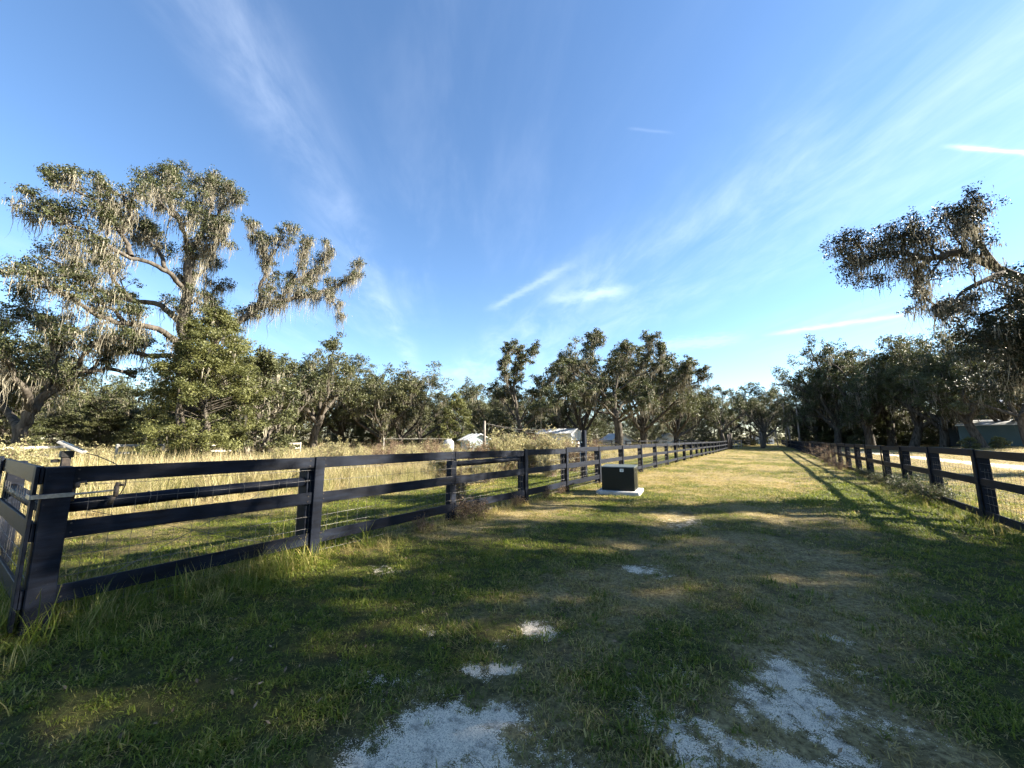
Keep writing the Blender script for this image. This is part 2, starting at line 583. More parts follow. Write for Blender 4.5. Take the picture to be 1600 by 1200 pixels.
M['ink'] = mat_noise('ink', (.02, .02, .02), (.03, .03, .03), 5, .6)
M['galv'] = mat_noise('galvanised', (.16, .165, .165), (.30, .30, .29), 20, .42, metal=.7)
M['rust'] = mat_noise('dark_iron', (.03, .027, .025), (.09, .07, .055), 18, .7, metal=.3)
M['wire'] = mat_noise('wire', (.06, .06, .06), (.13, .12, .11), 30, .6, metal=.4)
M['panel_frame'] = mat_noise('panel_frame', (.34, .33, .30), (.46, .44, .40), 8, .5)
M['solar'] = mat_noise('solar_cell', (.006, .009, .02), (.012, .016, .035), 14, .12)
M['black'] = mat_noise('black_rubber', (.008, .008, .008), (.016, .016, .016), 10, .6)
M['red'] = mat_noise('red_paint', (.36, .03, .025), (.48, .05, .04), 12, .45)
M['greywood'] = mat_noise('grey_wood', (.30, .28, .25), (.50, .48, .44), 5, .85, stretch=(1, 1, 6), spec=.2)
M['polewood'] = mat_noise('pole_wood', (.13, .11, .09), (.27, .24, .21), 5, .85, stretch=(3, 3, .4), spec=.2)
M['metal_roof'] = mat_noise('metal_roof', (.40, .42, .43), (.54, .55, .55), 1.2, .35, metal=.15)
M['white_wall'] = mat_noise('white_wall', (.62, .63, .62), (.76, .76, .74), 1.0, .7)
M['blue_wall'] = mat_noise('blue_wall', (.24, .33, .38), (.33, .41, .45), 1.0, .6)
M['teal_wall'] = mat_noise('teal_wall', (.028, .065, .075), (.045, .085, .095), .8, .55)
M['dark_wall'] = mat_noise('dark_wall', (.022, .030, .036), (.040, .048, .055), .8, .6)
M['glass'] = mat_noise('window_glass', (.01, .012, .014), (.02, .024, .028), 1, .08)
M['tank'] = mat_noise('white_tank', (.50, .50, .48), (.62, .62, .60), 2, .4)
M['litter'] = mat_leaf('litter', (.08, .055, .03), (.26, .19, .12), (.22, .16, .11), .15, .7)


# ------------------------------------------------------------------ ground
def build_ground():
    def axis(lo, hi, step, far_lo, far_hi, grow=1.09):
        mid = list(np.arange(lo, hi + step / 2, step))
        a, s = [], step
        x = lo
        while x > far_lo:
            s *= grow
            x -= s
            a.append(x)
        b, s = [], step
        x = hi
        while x < far_hi:
            s *= grow
            x += s
            b.append(x)
        return np.array(a[::-1] + mid + b)
    xs = axis(-6.0, 4.0, .05, -900, 900)
    ys = axis(.6, 9.0, .05, -300, 1500, 1.07)
    X, Y = np.meshgrid(xs, ys)
    Z = gz(X, Y)
    nx, ny = len(xs), len(ys)
    V = np.stack([X, Y, Z], -1).reshape(-1, 3)
    i = np.arange(nx * ny).reshape(ny, nx)
    Q = np.stack([i[:-1, :-1], i[:-1, 1:], i[1:, 1:], i[1:, :-1]], -1).reshape(-1, 4)
    me = mesh_np('ground', V, [Q], [M['ground']], True, {'sand': sand_mask(X, Y), 'dry': dry_sunlit_mask(X, Y)})
    return link('ground', me, kind='structure')


build_ground()


# ------------------------------------------------------------------ grass (uncountable: stuff)
def tuft_mesh(name, mat, n, h, w, spread, lean, seed, segs=3, curl=.6):
    r = np.random.default_rng(seed)
    V, Q, T, tone = [], [], [], []
    for _ in range(n):
        a = r.uniform(0, 2 * math.pi)
        rad = spread * math.sqrt(r.uniform())
        b = np.array([math.cos(a) * rad, math.sin(a) * rad, -.008])
        d = r.uniform(0, 2 * math.pi)
        dirv = np.array([math.cos(d), math.sin(d), 0])
        side = np.array([-dirv[1], dirv[0], 0])
        H = h * r.uniform(.45, 1.2)
        ww = w * r.uniform(.6, 1.25)
        le = lean * r.uniform(.2, 1.5)
        t0 = np.clip(r.normal(.45, .28), 0, 1)
        base = len(V)
        ang = le * .4
        p = b.copy()
        for k in range(segs + 1):
            f = k / segs
            wd = ww * (1 - f ** 1.6) * .5
            if k < segs:
                V += [p - side * wd, p + side * wd]
                tone += [t0 * (.75 + .25 * f)] * 2
            else:
                V.append(p)
                tone.append(t0)
            ang += le * curl / segs * 1.5
            p = p + (dirv * math.sin(ang) + np.array([0, 0, 1]) * math.cos(ang)) * H / segs
            p[2] = max(p[2], .003)
        for k in range(segs - 1):
            o = base + 2 * k
            Q.append((o, o + 1, o + 3, o + 2))
        o = base + 2 * (segs - 1)
        T.append((o, o + 1, o + 2))
    return mesh_np(name, V, [np.array(Q), np.array(T)], [mat], False, {'tone': tone})


def proto_collection(name, meshes):
    c = bpy.data.collections.new(name)
    for i, me in enumerate(meshes):
        o = bpy.data.objects.new('%s_%02d' % (name, i), me)
        c.objects.link(o)
    return c


def scatter(name, P, rotz, tilt, scale, idx, tint, coll, label, category, mat):
    """points carrying whole clumps of grass through geometry nodes"""
    n = len(P)
    me = bpy.data.meshes.new(name)
    me.vertices.add(n)
    me.vertices.foreach_set('co', np.asarray(P, np.float32).ravel())
    rot = np.zeros((n, 3), np.float32)
    rot[:, 2] = rotz
    rot[:, :2] = tilt
    a = me.attributes.new('rot', 'FLOAT_VECTOR', 'POINT')
    a.data.foreach_set('vector', rot.ravel())
    a = me.attributes.new('scl', 'FLOAT', 'POINT')
    a.data.foreach_set('value', np.asarray(scale, np.float32))
    a = me.attributes.new('tint', 'FLOAT', 'POINT')
    a.data.foreach_set('value', np.asarray(tint, np.float32))
    a = me.attributes.new('pick', 'INT', 'POINT')
    a.data.foreach_set('value', np.asarray(idx, np.int32))
    me.materials.append(mat)
    o = link(name, me, kind='stuff', label=label, category=category)
    ng = bpy.data.node_groups.new(name + '_nodes', 'GeometryNodeTree')
    ng.interface.new_socket('Geometry', in_out='INPUT', socket_type='NodeSocketGeometry')
    ng.interface.new_socket('Geometry', in_out='OUTPUT', socket_type='NodeSocketGeometry')
    gi, go = ng.nodes.new('NodeGroupInput'), ng.nodes.new('NodeGroupOutput')
    ip = ng.nodes.new('GeometryNodeInstanceOnPoints')
    ci = ng.nodes.new('GeometryNodeCollectionInfo')
    ci.inputs['Collection'].default_value = coll
    ci.inputs['Separate Children'].default_value = True
    ci.inputs['Reset Children'].default_value = True

    def na(nm, t):
        q = ng.nodes.new('GeometryNodeInputNamedAttribute')
        q.data_type = t
        q.inputs['Name'].default_value = nm
        return q.outputs['Attribute']
    L = ng.links
    L.new(gi.outputs[0], ip.inputs['Points'])
    L.new(ci.outputs[0], ip.inputs['Instance'])
    ip.inputs['Pick Instance'].default_value = True
    L.new(na('pick', 'INT'), ip.inputs['Instance Index'])
    e2r = ng.nodes.new('FunctionNodeEulerToRotation')
    L.new(na('rot', 'FLOAT_VECTOR'), e2r.inputs[0])
    L.new(e2r.outputs[0], ip.inputs['Rotation'])
    L.new(na('scl', 'FLOAT'), ip.inputs['Scale'])
    L.new(ip.outputs[0], go.inputs[0])
    md = o.modifiers.new('scatter', 'NODES')
    md.node_group = ng
    return o


def polar(rng, dens, r0, r1, az0, az1):
    """even random points in a ring sector seen from the eye"""
    area = .5 * (r1 * r1 - r0 * r0) * (az1 - az0)
    n = int(dens * area)
    r = np.sqrt(rng.uniform(r0 * r0, r1 * r1, n))
    a = rng.uniform(az0, az1, n)
    return r * np.sin(a), r * np.cos(a)


AZ0, AZ1 = math.radians(-103), math.radians(36)


def build_lawn():
    r = np.random.default_rng(3)
    near = proto_collection('lawn_tuft', [tuft_mesh('lawn_tuft', M['lawn'], 30, .050, .0066, .075, 1.5, 100 + i, 3) for i in range(8)]
                          + [tuft_mesh('coarse_tuft', M['lawn'], 13, .080, .0105, .045, 1.35, 120 + i, 3) for i in range(4)]      # coarse broad bladed grass
                          + [tuft_mesh('thatch_tuft', M['lawn'], 16, .085, .0048, .10, 2.3, 130 + i, 3) for i in range(3)])       # flat dead thatch
    far = proto_collection('lawn_clump', [tuft_mesh('lawn_clump', M['lawn'], 34, .055, .013, .17, 1.8, 140 + i, 2) for i in range(6)])
    for nm, coll, k, rings, lab in (
            ('lawn_grass', near, 8, ((.9, 3.2, 400), (3.2, 6, 280), (6, 10, 170)), 'short green and straw coloured lawn grass in front of the fences'),
            ('distant_lawn_grass', far, 6, ((10, 18, 70), (18, 34, 26), (34, 80, 6.5), (80, 150, 1.6)), 'sunlit yellow grass covering the lane further off')):
        X, Y, S = [], [], []
        for a, b, d in rings:
            x, y = polar(r, d, a, b, AZ0, AZ1)
            X.append(x)
            Y.append(y)
            S.append(np.full(len(x), 1.0 if nm == 'lawn_grass' else 1.0 + .012 * a))
        X, Y, S = np.concatenate(X), np.concatenate(Y), np.concatenate(S)
        sm = sand_mask(X, Y)
        keep = r.uniform(size=len(X)) > sstep(sm + .35 * (fbm(X, Y, .22, 66) - .5), .24, .60) * .96
        tallfield = sstep(-X, 8.2, 9.5)
        keep &= r.uniform(size=len(X)) > tallfield * .7
        worn = (np.exp(-((X + 1.65) / .42) ** 2) + np.exp(-((X - .1 - .03 * Y) / .42) ** 2)) * np.exp(-(Y / 16) ** 2) * sstep(fbm(X, Y, .7, 65), .38, .6)
        keep &= r.uniform(size=len(X)) > worn * .75
        X, Y, S = X[keep], Y[keep], S[keep]
        dm = dry_sunlit_mask(X, Y)
        bare = fbm(X, Y, .9, 61)
        S = S * (.62 + .75 * fbm(X, Y, .5, 62)) * r.uniform(.75, 1.25, len(X)) * (1 - .35 * sstep(dm, .5, 1))
        P = np.stack([X, Y, gz(X, Y)], -1)
        pick = r.integers(0, k, len(X))
        tint = np.clip(dm + r.normal(0, .24, len(X)), 0, 1)
        if nm == 'lawn_grass':
            u = r.uniform(size=len(X))
            coarse = u < .05 + .22 * sstep(fbm(X, Y, .55, 67), .52, .72)
            dead = (u > .80) | ((u > .55) & (dm > .6))
            pick = np.where(coarse, 8 + pick % 4, np.where(dead, 12 + pick % 3, pick))
            tint = np.where(coarse, tint * .55, np.where(dead, np.clip(tint + .5, 0, 1), tint))
            clump = sstep(fbm(X, Y, .16, 68, 2), .30, .62)
            S = S * (.55 + .65 * clump)
        scatter(nm, P, r.uniform(0, 6.28, len(X)), r.normal(0, .12, (len(X), 2)), S, pick,
                tint, coll, lab, 'grass', M['lawn'])


build_lawn()


def build_weeds():
    r = np.random.default_rng(4)
    # long rank grass along the fence lines
    rank = proto_collection('rank_tuft', [tuft_mesh('rank_tuft', M['lawn'], 34, .34, .0075, .11, 1.05, 200 + i, 4, .9) for i in range(6)])
    X, Y, S, TI = [], [], [], []
    for x0, y0, y1, n, sc, w in ((-5.12, .2, 3.1, 120, 1.0, .22), (-5.1, 3.1, 9, 120, .62, .20), (-5.1, 9, 40, 240, .6, .22), (-5.75, .2, 4, 130, 1.25, .35), (-5.9, 4, 20, 170, .75, .4),
                                 (3.45, 8, 16, 230, .80, .32), (3.45, 16, 50, 330, .75, .3), (4.1, 8, 20, 150, .7, .5), (-4.6, .5, 2.4, 36, .75, .35)):
        X.append(r.normal(x0, w, n))
        Y.append(r.uniform(y0, y1, n))
        S.append(sc * r.uniform(.45, 1.15, n))
        TI.append(np.clip(r.normal(.25 if x0 > 0 else (.30 if y0 < 3 else .8), .28, n), 0, 1))
    n = 150                                            # beside the side run of the corner
    X.append(r.uniform(-8.5, -5.3, n)); Y.append(r.normal(.55, .22, n)); S.append(r.uniform(.5, 1.1, n)); TI.append(np.clip(r.normal(.4, .3, n), 0, 1))
    X, Y, S, TI = (np.concatenate(q) for q in (X, Y, S, TI))
    scatter('rank_grass', np.stack([X, Y, gz(X, Y)], -1), r.uniform(0, 6.28, len(X)), r.normal(0, .15, (len(X), 2)), S, r.integers(0, 6, len(X)), TI, rank,
            'long rank grass and dead stems growing along the fence bottoms', 'grass', M['lawn'])
    # tall straw coloured field behind the left fence and mown hay field on the right
    tall = proto_collection('field_tuft', [tuft_mesh('field_tuft', M['straw'], 46, .78, .013, .24, .62, 300 + i, 4, .9) for i in range(6)])
    x, y = polar(r, 6.0, 9.5, 24, math.radians(-100), math.radians(-4))
    x2, y2 = polar(r, 2.2, 24, 75, math.radians(-100), math.radians(-4))
    x, y = np.concatenate([x, x2]), np.concatenate([y, y2])
    edge = 9.8 + 2.2 * (fbm(x, y, 4, 71) - .5)
    k = (-x > edge) & (r.uniform(size=len(x)) < .35 + .9 * fbm(x, y, 5, 72))
    x, y = x[k], y[k]
    h = (.62 + .95 * fbm(x, y, 6, 73)) * r.uniform(.7, 1.25, len(x)) * (.30 + .70 * sstep(-x, 9, 15))
    ti = np.clip(.25 + .95 * fbm(x, y, 4, 74) + r.normal(0, .15, len(x)), 0, 1)
    scatter('tall_dry_grass', np.stack([x, y, gz(x, y)], -1), r.uniform(0, 6.28, len(x)), r.normal(0, .1, (len(x), 2)), h * 1.15, r.integers(0, 6, len(x)), ti, tall,
            'tall straw yellow grass filling the field behind the left fence', 'grass', M['straw'])
    x, y = polar(r, 2.2, 12, 80, math.radians(3), math.radians(32))
    k = (x > 4.3) & (r.uniform(size=len(x)) > sand_mask(x, y))
    x, y = x[k], y[k]
    scatter('paddock_grass', np.stack([x, y, gz(x, y)], -1), r.uniform(0, 6.28, len(x)), r.normal(0, .1, (len(x), 2)), .22 * r.uniform(.6, 1.4, len(x)), r.integers(0, 6, len(x)),
            np.clip(r.normal(.6, .25, len(x)), 0, 1), tall, 'short sunlit pale grass in the paddock beyond the right fence', 'grass', M['straw'])
    # fallen oak leaves
    V, Q = [], []
    me = []
    for i in range(4):
        q = np.array([[-.022, 0, .004], [0, -.010, .007], [.026, 0, .003 + .006 * i], [0, .011, .010]])
        me.append(mesh_np('fallen_leaf', q, [np.array([[0, 1, 2, 3]])], [M['litter']], False, {'tone': [i / 3] * 4}))
    lit = proto_collection('fallen_leaf', me)
    x, y = polar(r, 22, 1, 8, AZ0, AZ1)
    k = r.uniform(size=len(x)) < 1.6 * sstep(fbm(x, y, .8, 90), .4, .75) + .1
    x, y = x[k], y[k]
    k = (x > -5) & (x < 3.3)
    x, y = x[k], y[k]
    scatter('fallen_leaves', np.stack([x, y, gz(x, y) + .02], -1), r.uniform(0, 6.28, len(x)), r.normal(0, .5, (len(x), 2)), r.uniform(.45, 1.0, len(x)), r.integers(0, 4, len(x)), r.uniform(0, 1, len(x)), lit,
            'scattered small dry oak leaves lying on the grass and sand', 'leaf litter', M['litter'])


build_weeds()


# ------------------------------------------------------------------ fences
def unit_board(name, w, t, mat, bev=.004):
    """a board one metre long in y, scaled to length by its object"""
    return MB().box((0, 0, 0), (t, 1, w), None, bev).mesh(name, mat)


def post_mesh(name, s, h, mat, depth=.25):
    mb = MB().box((0, 0, (h - depth) / 2), (s, s, h + depth), None, .008)
    return mb.mesh(name, mat)


def wire_mesh(name, L, h0=.08, h1=1.2, dv=.16, dh=.155, r=.0026, seed=0):
    mb = MB()
    rr = np.random.default_rng(seed)
    for z in np.arange(h0, h1, dh):
        zz = z + rr.normal(0, .006, 5)
        mb.tube([(0, L * k / 4, zz[k]) for k in range(5)], r, 4, False)
    for y in np.arange(.05, L, dv):
        x = rr.normal(0, .004, 3)
        mb.tube([(x[k], y + rr.normal(0, .004), h0 + (h1 - .12 - h0) * k / 2) for k in range(3)], r * .9, 4, False)
    return mb.mesh(name, M['wire'])


BOARD = unit_board('rail', .150, .026, M['paint'])
BATTEN = MB().box((0, 0, 0), (.024, .135, 1), None, .004).mesh('batten', M['paint'])


NAIL = MB().tube([(-.004, 0, 0), (.004, 0, 0)], .0075, 8).mesh('nail', M['rust'])


def board_fence(root, X, ys, side, tops, post_me, batten_every=1, wires=0, seed=0, rails=True, skip_batten=()):
    """posts along y at X; boards on the +x face when side is 1, the -x face when -1"""
    r = np.random.default_rng(seed)
    T = .026
    for i, y in enumerate(ys):
        g = float(gz(X, y))
        px = X - side * (.075 + T / 2)
        link('post', post_me, root, (px, y, g), (r.normal(0, .008), r.normal(0, .012), r.normal(0, .02)))
        if i % batten_every == 0 and i not in skip_batten:
            zt = tops[0] + .006
            h = zt - .02
            link('batten', BATTEN, root, (X + side * (T / 2 + .0145), y + .03 + r.normal(0, .008), g + .02 + h / 2), (r.normal(0, .006), r.normal(0, .006), 0), (1, 1, h))
    for i in range(len(ys) - 1):
        a, b = ys[i] + .004, ys[i + 1] - .004
        ga, gb = float(gz(X, a)), float(gz(X, b))
        for zt in tops:
            za, zb = ga + zt - .075 + r.normal(0, .007), gb + zt - .075 + r.normal(0, .007)
            link('rail', BOARD, root, (X + r.normal(0, .0015), (a + b) / 2, (za + zb) / 2), (math.atan2(zb - za, b - a), r.normal(0, .012), 0), (1, b - a, 1 + r.normal(0, .015)))
        if i < wires:
            me = wire_mesh('wire_mesh', b - a, seed=seed + i)
            link('wire_mesh', me, root, (X - side * (T / 2 + .006), a, (ga + gb) / 2), kind=None)
        if i < 6:
            for zt in tops:
                for yy, zz in ((a + .115, -.035), (a + .12, -.115), (b - .09, -.04), (b - .095, -.112)):
                    link('nail', NAIL, root, (X + side * (T / 2 + .001), yy, float(gz(X, yy)) + zt + zz + r.normal(0, .006)))


def build_left_fence():
    root = thing('board_fence', 'black three board fence with square corner post along the left of the lane', 'fence', (-5.25, .7, 0))
    inv = Matrix.Translation((5.25, -.7, 0))
    ys = [.7, 3.05, 5.90, 8.56, 11.0, 13.8, 16.55, 19.5, 22.45, 25.4, 28.4, 31.5, 34.6, 37.6, 40.6, 43.6, 46.6, 49.6, 52.6, 55.6, 58.6, 61.6, 64.6, 67.6]
    post = post_mesh('post', .15, 1.30, M['paint'])
    n0 = len(root.children)
    board_fence(root, -5.25, ys, 1, (1.335, .865, .335), post, 1, 9, 41, skip_batten=(0, 2))
    kids = [o for o in bpy.data.objects if o.parent == root]
    # heavier corner post instead of the first one
    first = [o for o in kids if o.name.startswith('post') and abs(o.location.y - .7) < .01][0]
    first.data = post_mesh('corner_post', .17, 1.335, M['paint'])
    first.name = 'corner_post'
    first.location = (-5.27, .70, float(gz(-5.27, .70)))
    first.rotation_euler = (0, .01, 0)
    big = [o for o in kids if o.name.startswith('post') and abs(o.location.y - 3.05) < .01][0]
    big.data = post_mesh('brace_post', .20, 1.32, M['paint'])
    big.location.x = -5.375
    for o in kids:
        o.location = inv @ o.location
    R = root

    def part(name, me, loc, rot=(0, 0, 0), sc=(1, 1, 1), **k):
        return link(name, me, R, (loc[0] + 5.25, loc[1] - .7, loc[2]), rot, sc, **k)
    # the side run that turns away at the corner
    g0 = float(gz(-6.5, .6))
    for zt in (1.335, .865, .335):
        part('rail', BOARD, (-6.51, .600, g0 + zt - .075), (0, .006, math.radians(90)), (1, 2.6, 1))
        part('rail', BOARD, (-9.05, .602, g0 + zt - .080), (0, -.006, math.radians(90)), (1, 2.5, 1))
    part('post', post, (-7.83, .69, g0))
    part('post', post, (-10.35, .69, g0))
    part('batten', BATTEN, (-7.84, .570, g0 + .69), (0, 0, math.radians(90)), (1, 1, 1.32))
    # the vertical cover board on the corner, two boards meeting
    part('batten', BATTEN, (-5.262, .573, g0 + .68), (0, 0, math.radians(90)), (1, .9, 1.31))
    # wire across the side run
    me = wire_mesh('wire_mesh', 2.3, seed=77)
    part('wire_mesh', me, (-5.40, .622, g0), (0, 0, math.radians(90)))

    def pole(y0, y1, z0, z1, x, r):
        k = 9
        rr = np.random.default_rng(int(y0 * 10))
        P = [(x + rr.normal(0, .003), y0 + (y1 - y0) * t, z0 + (z1 - z0) * t + rr.normal(0, .003)) for t in np.linspace(0, 1, k)]
        mb = MB().tube([(p[0] + 5.25, p[1] - .7, p[2]) for p in P], r, 14)
        link('brace_pole', mb.mesh('brace_pole', M['paint'], True), R)
    pole(.76, 2.96, 1.0, 1.02, -5.37, .062)
    pole(5.98, 8.48, 1.10, 1.10, -5.36, .058)
    mb = MB().tube([(-.12, -.02, 1.0), (-1.2, -.015, .99), (-2.5, -.02, 1.0)], .06, 14)
    link('brace_pole', mb.mesh('brace_pole', M['paint'], True), R)
    # diagonal bracing wires of the two braced bays
    for (ya, za, yb, zb) in ((.9, .18, 2.95, 1.17), (2.95, .14, .9, .95), (6.05, .2, 8.4, 1.16)):
        for dx in (0, .006):
            mb = MB().tube([(-.16 + dx, ya - .7, za), (-.165 + dx, (ya + yb) / 2 - .7, (za + zb) / 2 - .006), (-.16 + dx, yb - .7, zb)], .0028, 5)
            link('brace_wire', mb.mesh('brace_wire', M['wire']), R)
    # galvanised strap and threaded rod on the corner post
    mb = MB().box((.076, -.025, 1.115), (.010, .245, .036), None, .002)
    st = link('hinge_strap', mb.mesh('hinge_strap', M['galv']), R)
    mb = MB().box((-.03, -.147, 1.112), (.21, .010, .036), None, .002)
    link('hinge_strap', mb.mesh('hinge_strap', M['galv']), R)
    mb = MB().tube([(.078, .08, 1.115), (.06, .2, 1.117), (.03, .37, 1.12)], .009, 8)
    link('threaded_rod', mb.mesh('threaded_rod', M['galv'], True), R)
    mb = MB().box((.02, .375, 1.11), (.05, .03, .10), None, .005).tube([(.02, .375, 1.15), (.02, .385, 1.19)], .018, 8).tube([(.03, .36, 1.06), (.0, .345, .99)], .02, 8)
    mb.tube([(.0, .40, 1.16), (.03, .42, 1.165)], .012, 8)
    link('rod_clamp', mb.mesh('rod_clamp', M['rust'], True), R)
    mb = MB().box((.01, .115, 1.19), (.05, .04, .05), None, .006).tube([(.01, .12, 1.21), (.01, .17, 1.215), (.01, .175, 1.19)], .010, 8)
    mb.tube([(.0, .10, 1.17), (.0, .10, 1.05)], .016, 8)
    link('latch', mb.mesh('latch', M['rust'], True), R)
    for y in (1.35, 1.75, 2.2, 2.6):
        mb = MB().tube([(-.12 + .066 * math.cos(a), y - .7 + .004 * math.sin(3 * a), 1.008 + .066 * math.sin(a)) for a in np.linspace(0, 6.28, 14)], .004, 5, False)
        link('wire_tie', mb.mesh('wire_tie', M['wire']), R)
    return root


build_left_fence()


def build_right_fence():
    root = thing('board_fence', 'long black board fence on the right of the lane with vines on its rails', 'fence', (3.5, 6.2, 0))
    ys = [6.2, 9.0, 11.85, 14.6, 17.15, 19.65, 22.5, 25.0]
    while ys[-1] < 150:
        ys.append(ys[-1] + 2.85)
    post = post_mesh('post', .17, 1.36, M['paint'])
    board_fence(root, 3.5, ys, -1, (1.43, .87, .24), post, 1, 10, 43)
    inv = Matrix.Translation((-3.5, -6.2, 0))
    for o in [o for o in bpy.data.objects if o.parent == root]:
        o.location = inv @ o.location


build_right_fence()


def simple_fence(label, pts, h, rails, mat, spacing, ps=.11, rw=.13, cat='fence', name='rail_fence'):
    """post and rail run between ground points, its parts in world axes"""
    root = thing(name, label, cat, (pts[0][0], pts[0][1], 0))
    pm = post_mesh('post', ps, h, mat)
    bm_ = unit_board('rail', rw, .03, mat)
    for (x0, y0), (x1, y1) in zip(pts[:-1], pts[1:]):
        L = math.hypot(x1 - x0, y1 - y0)
        n = max(1, int(round(L / spacing)))
        a = math.atan2(-(x1 - x0), y1 - y0)
        for k in range(n + 1):
            if k == 0 and (x0, y0) != tuple(pts[0]):
                continue
            t = k / n
            x, y = x0 + (x1 - x0) * t, y0 + (y1 - y0) * t
            link('post', pm, root, (x - pts[0][0], y - pts[0][1], float(gz(x, y))), (0, 0, a))
        nxy = np.array([math.cos(a), math.sin(a)]) * (ps / 2 + .016)
        for k in range(n):
            t = (k + .5) / n
            x, y = x0 + (x1 - x0) * t, y0 + (y1 - y0) * t
            for z in rails:
                link('rail', bm_, root, (x - pts[0][0] + nxy[0], y - pts[0][1] + nxy[1], float(gz(x, y)) + z), (0, 0, a), (1, L / n - .01, 1))
    return root


def gxy(x, d):
    p = at(x, 686, d)
    return (p[0], p[1])


simple_fence('weathered white rail fence far across the field at the left edge of the woods', [gxy(-60, 30), gxy(110, 33)], 1.25, (1.15, .72, .3), M['greywood'], 3.0)
simple_fence('weathered white rail fence under the big mossy oak across the field', [gxy(185, 34), gxy(320, 36), gxy(470, 44)], 1.3, (1.2, .75, .3), M['greywood'], 3.0)
simple_fence('dark board fence running in front of the oaks in the middle distance', [gxy(850, 44), gxy(1112, 75)], 1.45, (1.36, .9, .45), M['paint'], 3.0)
simple_fence('short pale rail fence beyond the gate posts at the far end of the lane', [(-7.1, 73), (-4.6, 92)], 1.35, (1.25, .8, .35), M['greywood'], 3.0)
simple_fence('dark far board fence beside the forked oak at the end of the lane', [(-4.5, 93), (-3.0, 125)], 1.4, (1.3, .85, .4), M['paint'], 3.0)
simple_fence('thin wire and post fence beyond the weeds near the white tank', [gxy(600, 33), gxy(705, 36)], 1.7, (1.62,), M['greywood'], 5.0, .06, .014)

# gate posts where the left fence ends
for k, (x, y, h, lab) in enumerate(((-5.3, 69.4, 2.3, 'nearest of the dark gate posts where the left fence ends'), (-5.2, 71.2, 2.5, 'middle one of the dark gate posts where the left fence ends'),
                                    (-5.1, 73.0, 2.6, 'farthest of the dark gate posts where the left fence ends'))):
    mb = MB().tube([(0, 0, -.3), (.01, 0, h * .5), (0, .02, h)], [.16, .15, .14], 10)
    o = link('gate_post', mb.mesh('gate_post', M['rust'], True), None, (x, y, float(gz(x, y))), label=lab, category='post', group='gate posts')


# ------------------------------------------------------------------ small things by the fence
def solar_charger():
    SPX, SPY = at(108, 686, 6.5)[:2]
    t = thing('solar_panel', 'small tilted solar panel on a short dark post behind the fence corner', 'solar panel', (SPX, SPY, float(gz(SPX, SPY))))
    link('post', MB().box((0, 0, .62), (.07, .07, 1.54), None, .006).mesh('post', M['rust']), t)
    link('bracket', MB().box((0, 0, 1.40), (.09, .10, .07), None, .006).box((-.03, -.07, 1.33), (.05, .06, .035), None, .004).mesh('bracket', M['black']), t)
    # tilted, its high edge to the left as seen from the lane
    d = Vector((.32, .95, 0)).normalized()
    up = Vector((0, 0, 1))
    ax = (d * math.cos(math.radians(-31)) + up * math.sin(math.radians(-31))).normalized()
    wd = d.cross(up).normalized()
    nn = wd.cross(ax).normalized()
    if nn.z < 0:
        nn = -nn
    R = Matrix((ax, wd, nn)).transposed()
    c = Vector((.02, .03, 1.475))
    fr = link('panel_frame', MB().box(c, (.235, .17, .028), np.array(R), .004).mesh('panel_frame', M['panel_frame']), t)
    mb = MB()
    for i in range(4):
        for j in range(3):
            mb.box(c + nn * .0155 + ax * (-.078 + .052 * i) + wd * (-.05 + .05 * j), (.048, .046, .004), np.array(R))
    link('cells', mb.mesh('cells', M['solar']), fr)
    e = c + ax * .13
    P = [e, e + Vector((.06, .08, -.03)), e + Vector((.16, .2, -.11)), e + Vector((.25, .3, -.20)), e + Vector((.27, .3, -.36)), e + Vector((.28, .24, -.52))]
    link('cable', MB().tube([tuple(p) for p in P], .005, 6).mesh('cable', M['black'], True), t)


solar_charger()


def utility_cabinet():
    x, y = -3.84, 11.78
    g = float(gz(x, y))
    rz = math.radians(9)
    pad = link('concrete_pad', MB().box((0, 0, .02), (1.22, 1.22, .17), None, .02).mesh('concrete_pad', M['concrete']), None, (x, y, g), (0, 0, rz),
               label='flat square concrete pad on the grass under the dark utility cabinet', category='pad')
    t = thing('utility_cabinet', 'dark green metal utility cabinet standing on a concrete pad by the fence', 'cabinet', (x, y, g + .106), rz)
    w, d, h = .94, .80, .655
    link('body', MB().box((0, 0, h / 2), (w, d, h), None, .012).mesh('body', M['cabinet']), t)
    # lid: proud front lip and a slightly sloped top
    V = [(-w / 2 - .012, -d / 2 - .016, h + .002), (w / 2 + .012, -d / 2 - .016, h + .002), (w / 2 + .012, d / 2 + .012, h + .002), (-w / 2 - .012, d / 2 + .012, h + .002),
         (-w / 2 - .006, -d / 2 - .010, h + .030), (w / 2 + .006, -d / 2 - .010, h + .030), (w / 2 + .006, d / 2 + .006, h + .055), (-w / 2 - .006, d / 2 + .006, h + .055)]
    link('lid', MB().add(V, [(3, 2, 1, 0), (4, 5, 6, 7), (0, 1, 5, 4), (1, 2, 6, 5), (2, 3, 7, 6), (3, 0, 4, 7)]).mesh('lid', M['cabinet_lid']), t)
    link('seam', MB().box((w / 2 + .003, .02, .33), (.006, .012, .56)).box((w / 2 + .003, -.2, .33), (.005, .01, .56)).mesh('seam', M['black']), t)
    lt = link('latch', MB().box((w / 2 + .012, -.28, .54), (.022, .03, .05), None, .004).mesh('latch', M['galv']), t)
    s = link('warning_label', MB().box((.12, -d / 2 - .003, .585), (.105, .004, .085)).mesh('warning_label', M['sticker']), t)
    mb = MB()
    for i, (ww, z) in enumerate(((.07, .612), (.075, .595), (.06, .580), (.07, .567))):
        mb.box((.12, -d / 2 - .0058, z), (ww, .0015, .006))
    link('print', mb.mesh('print', M['ink']), s)


utility_cabinet()


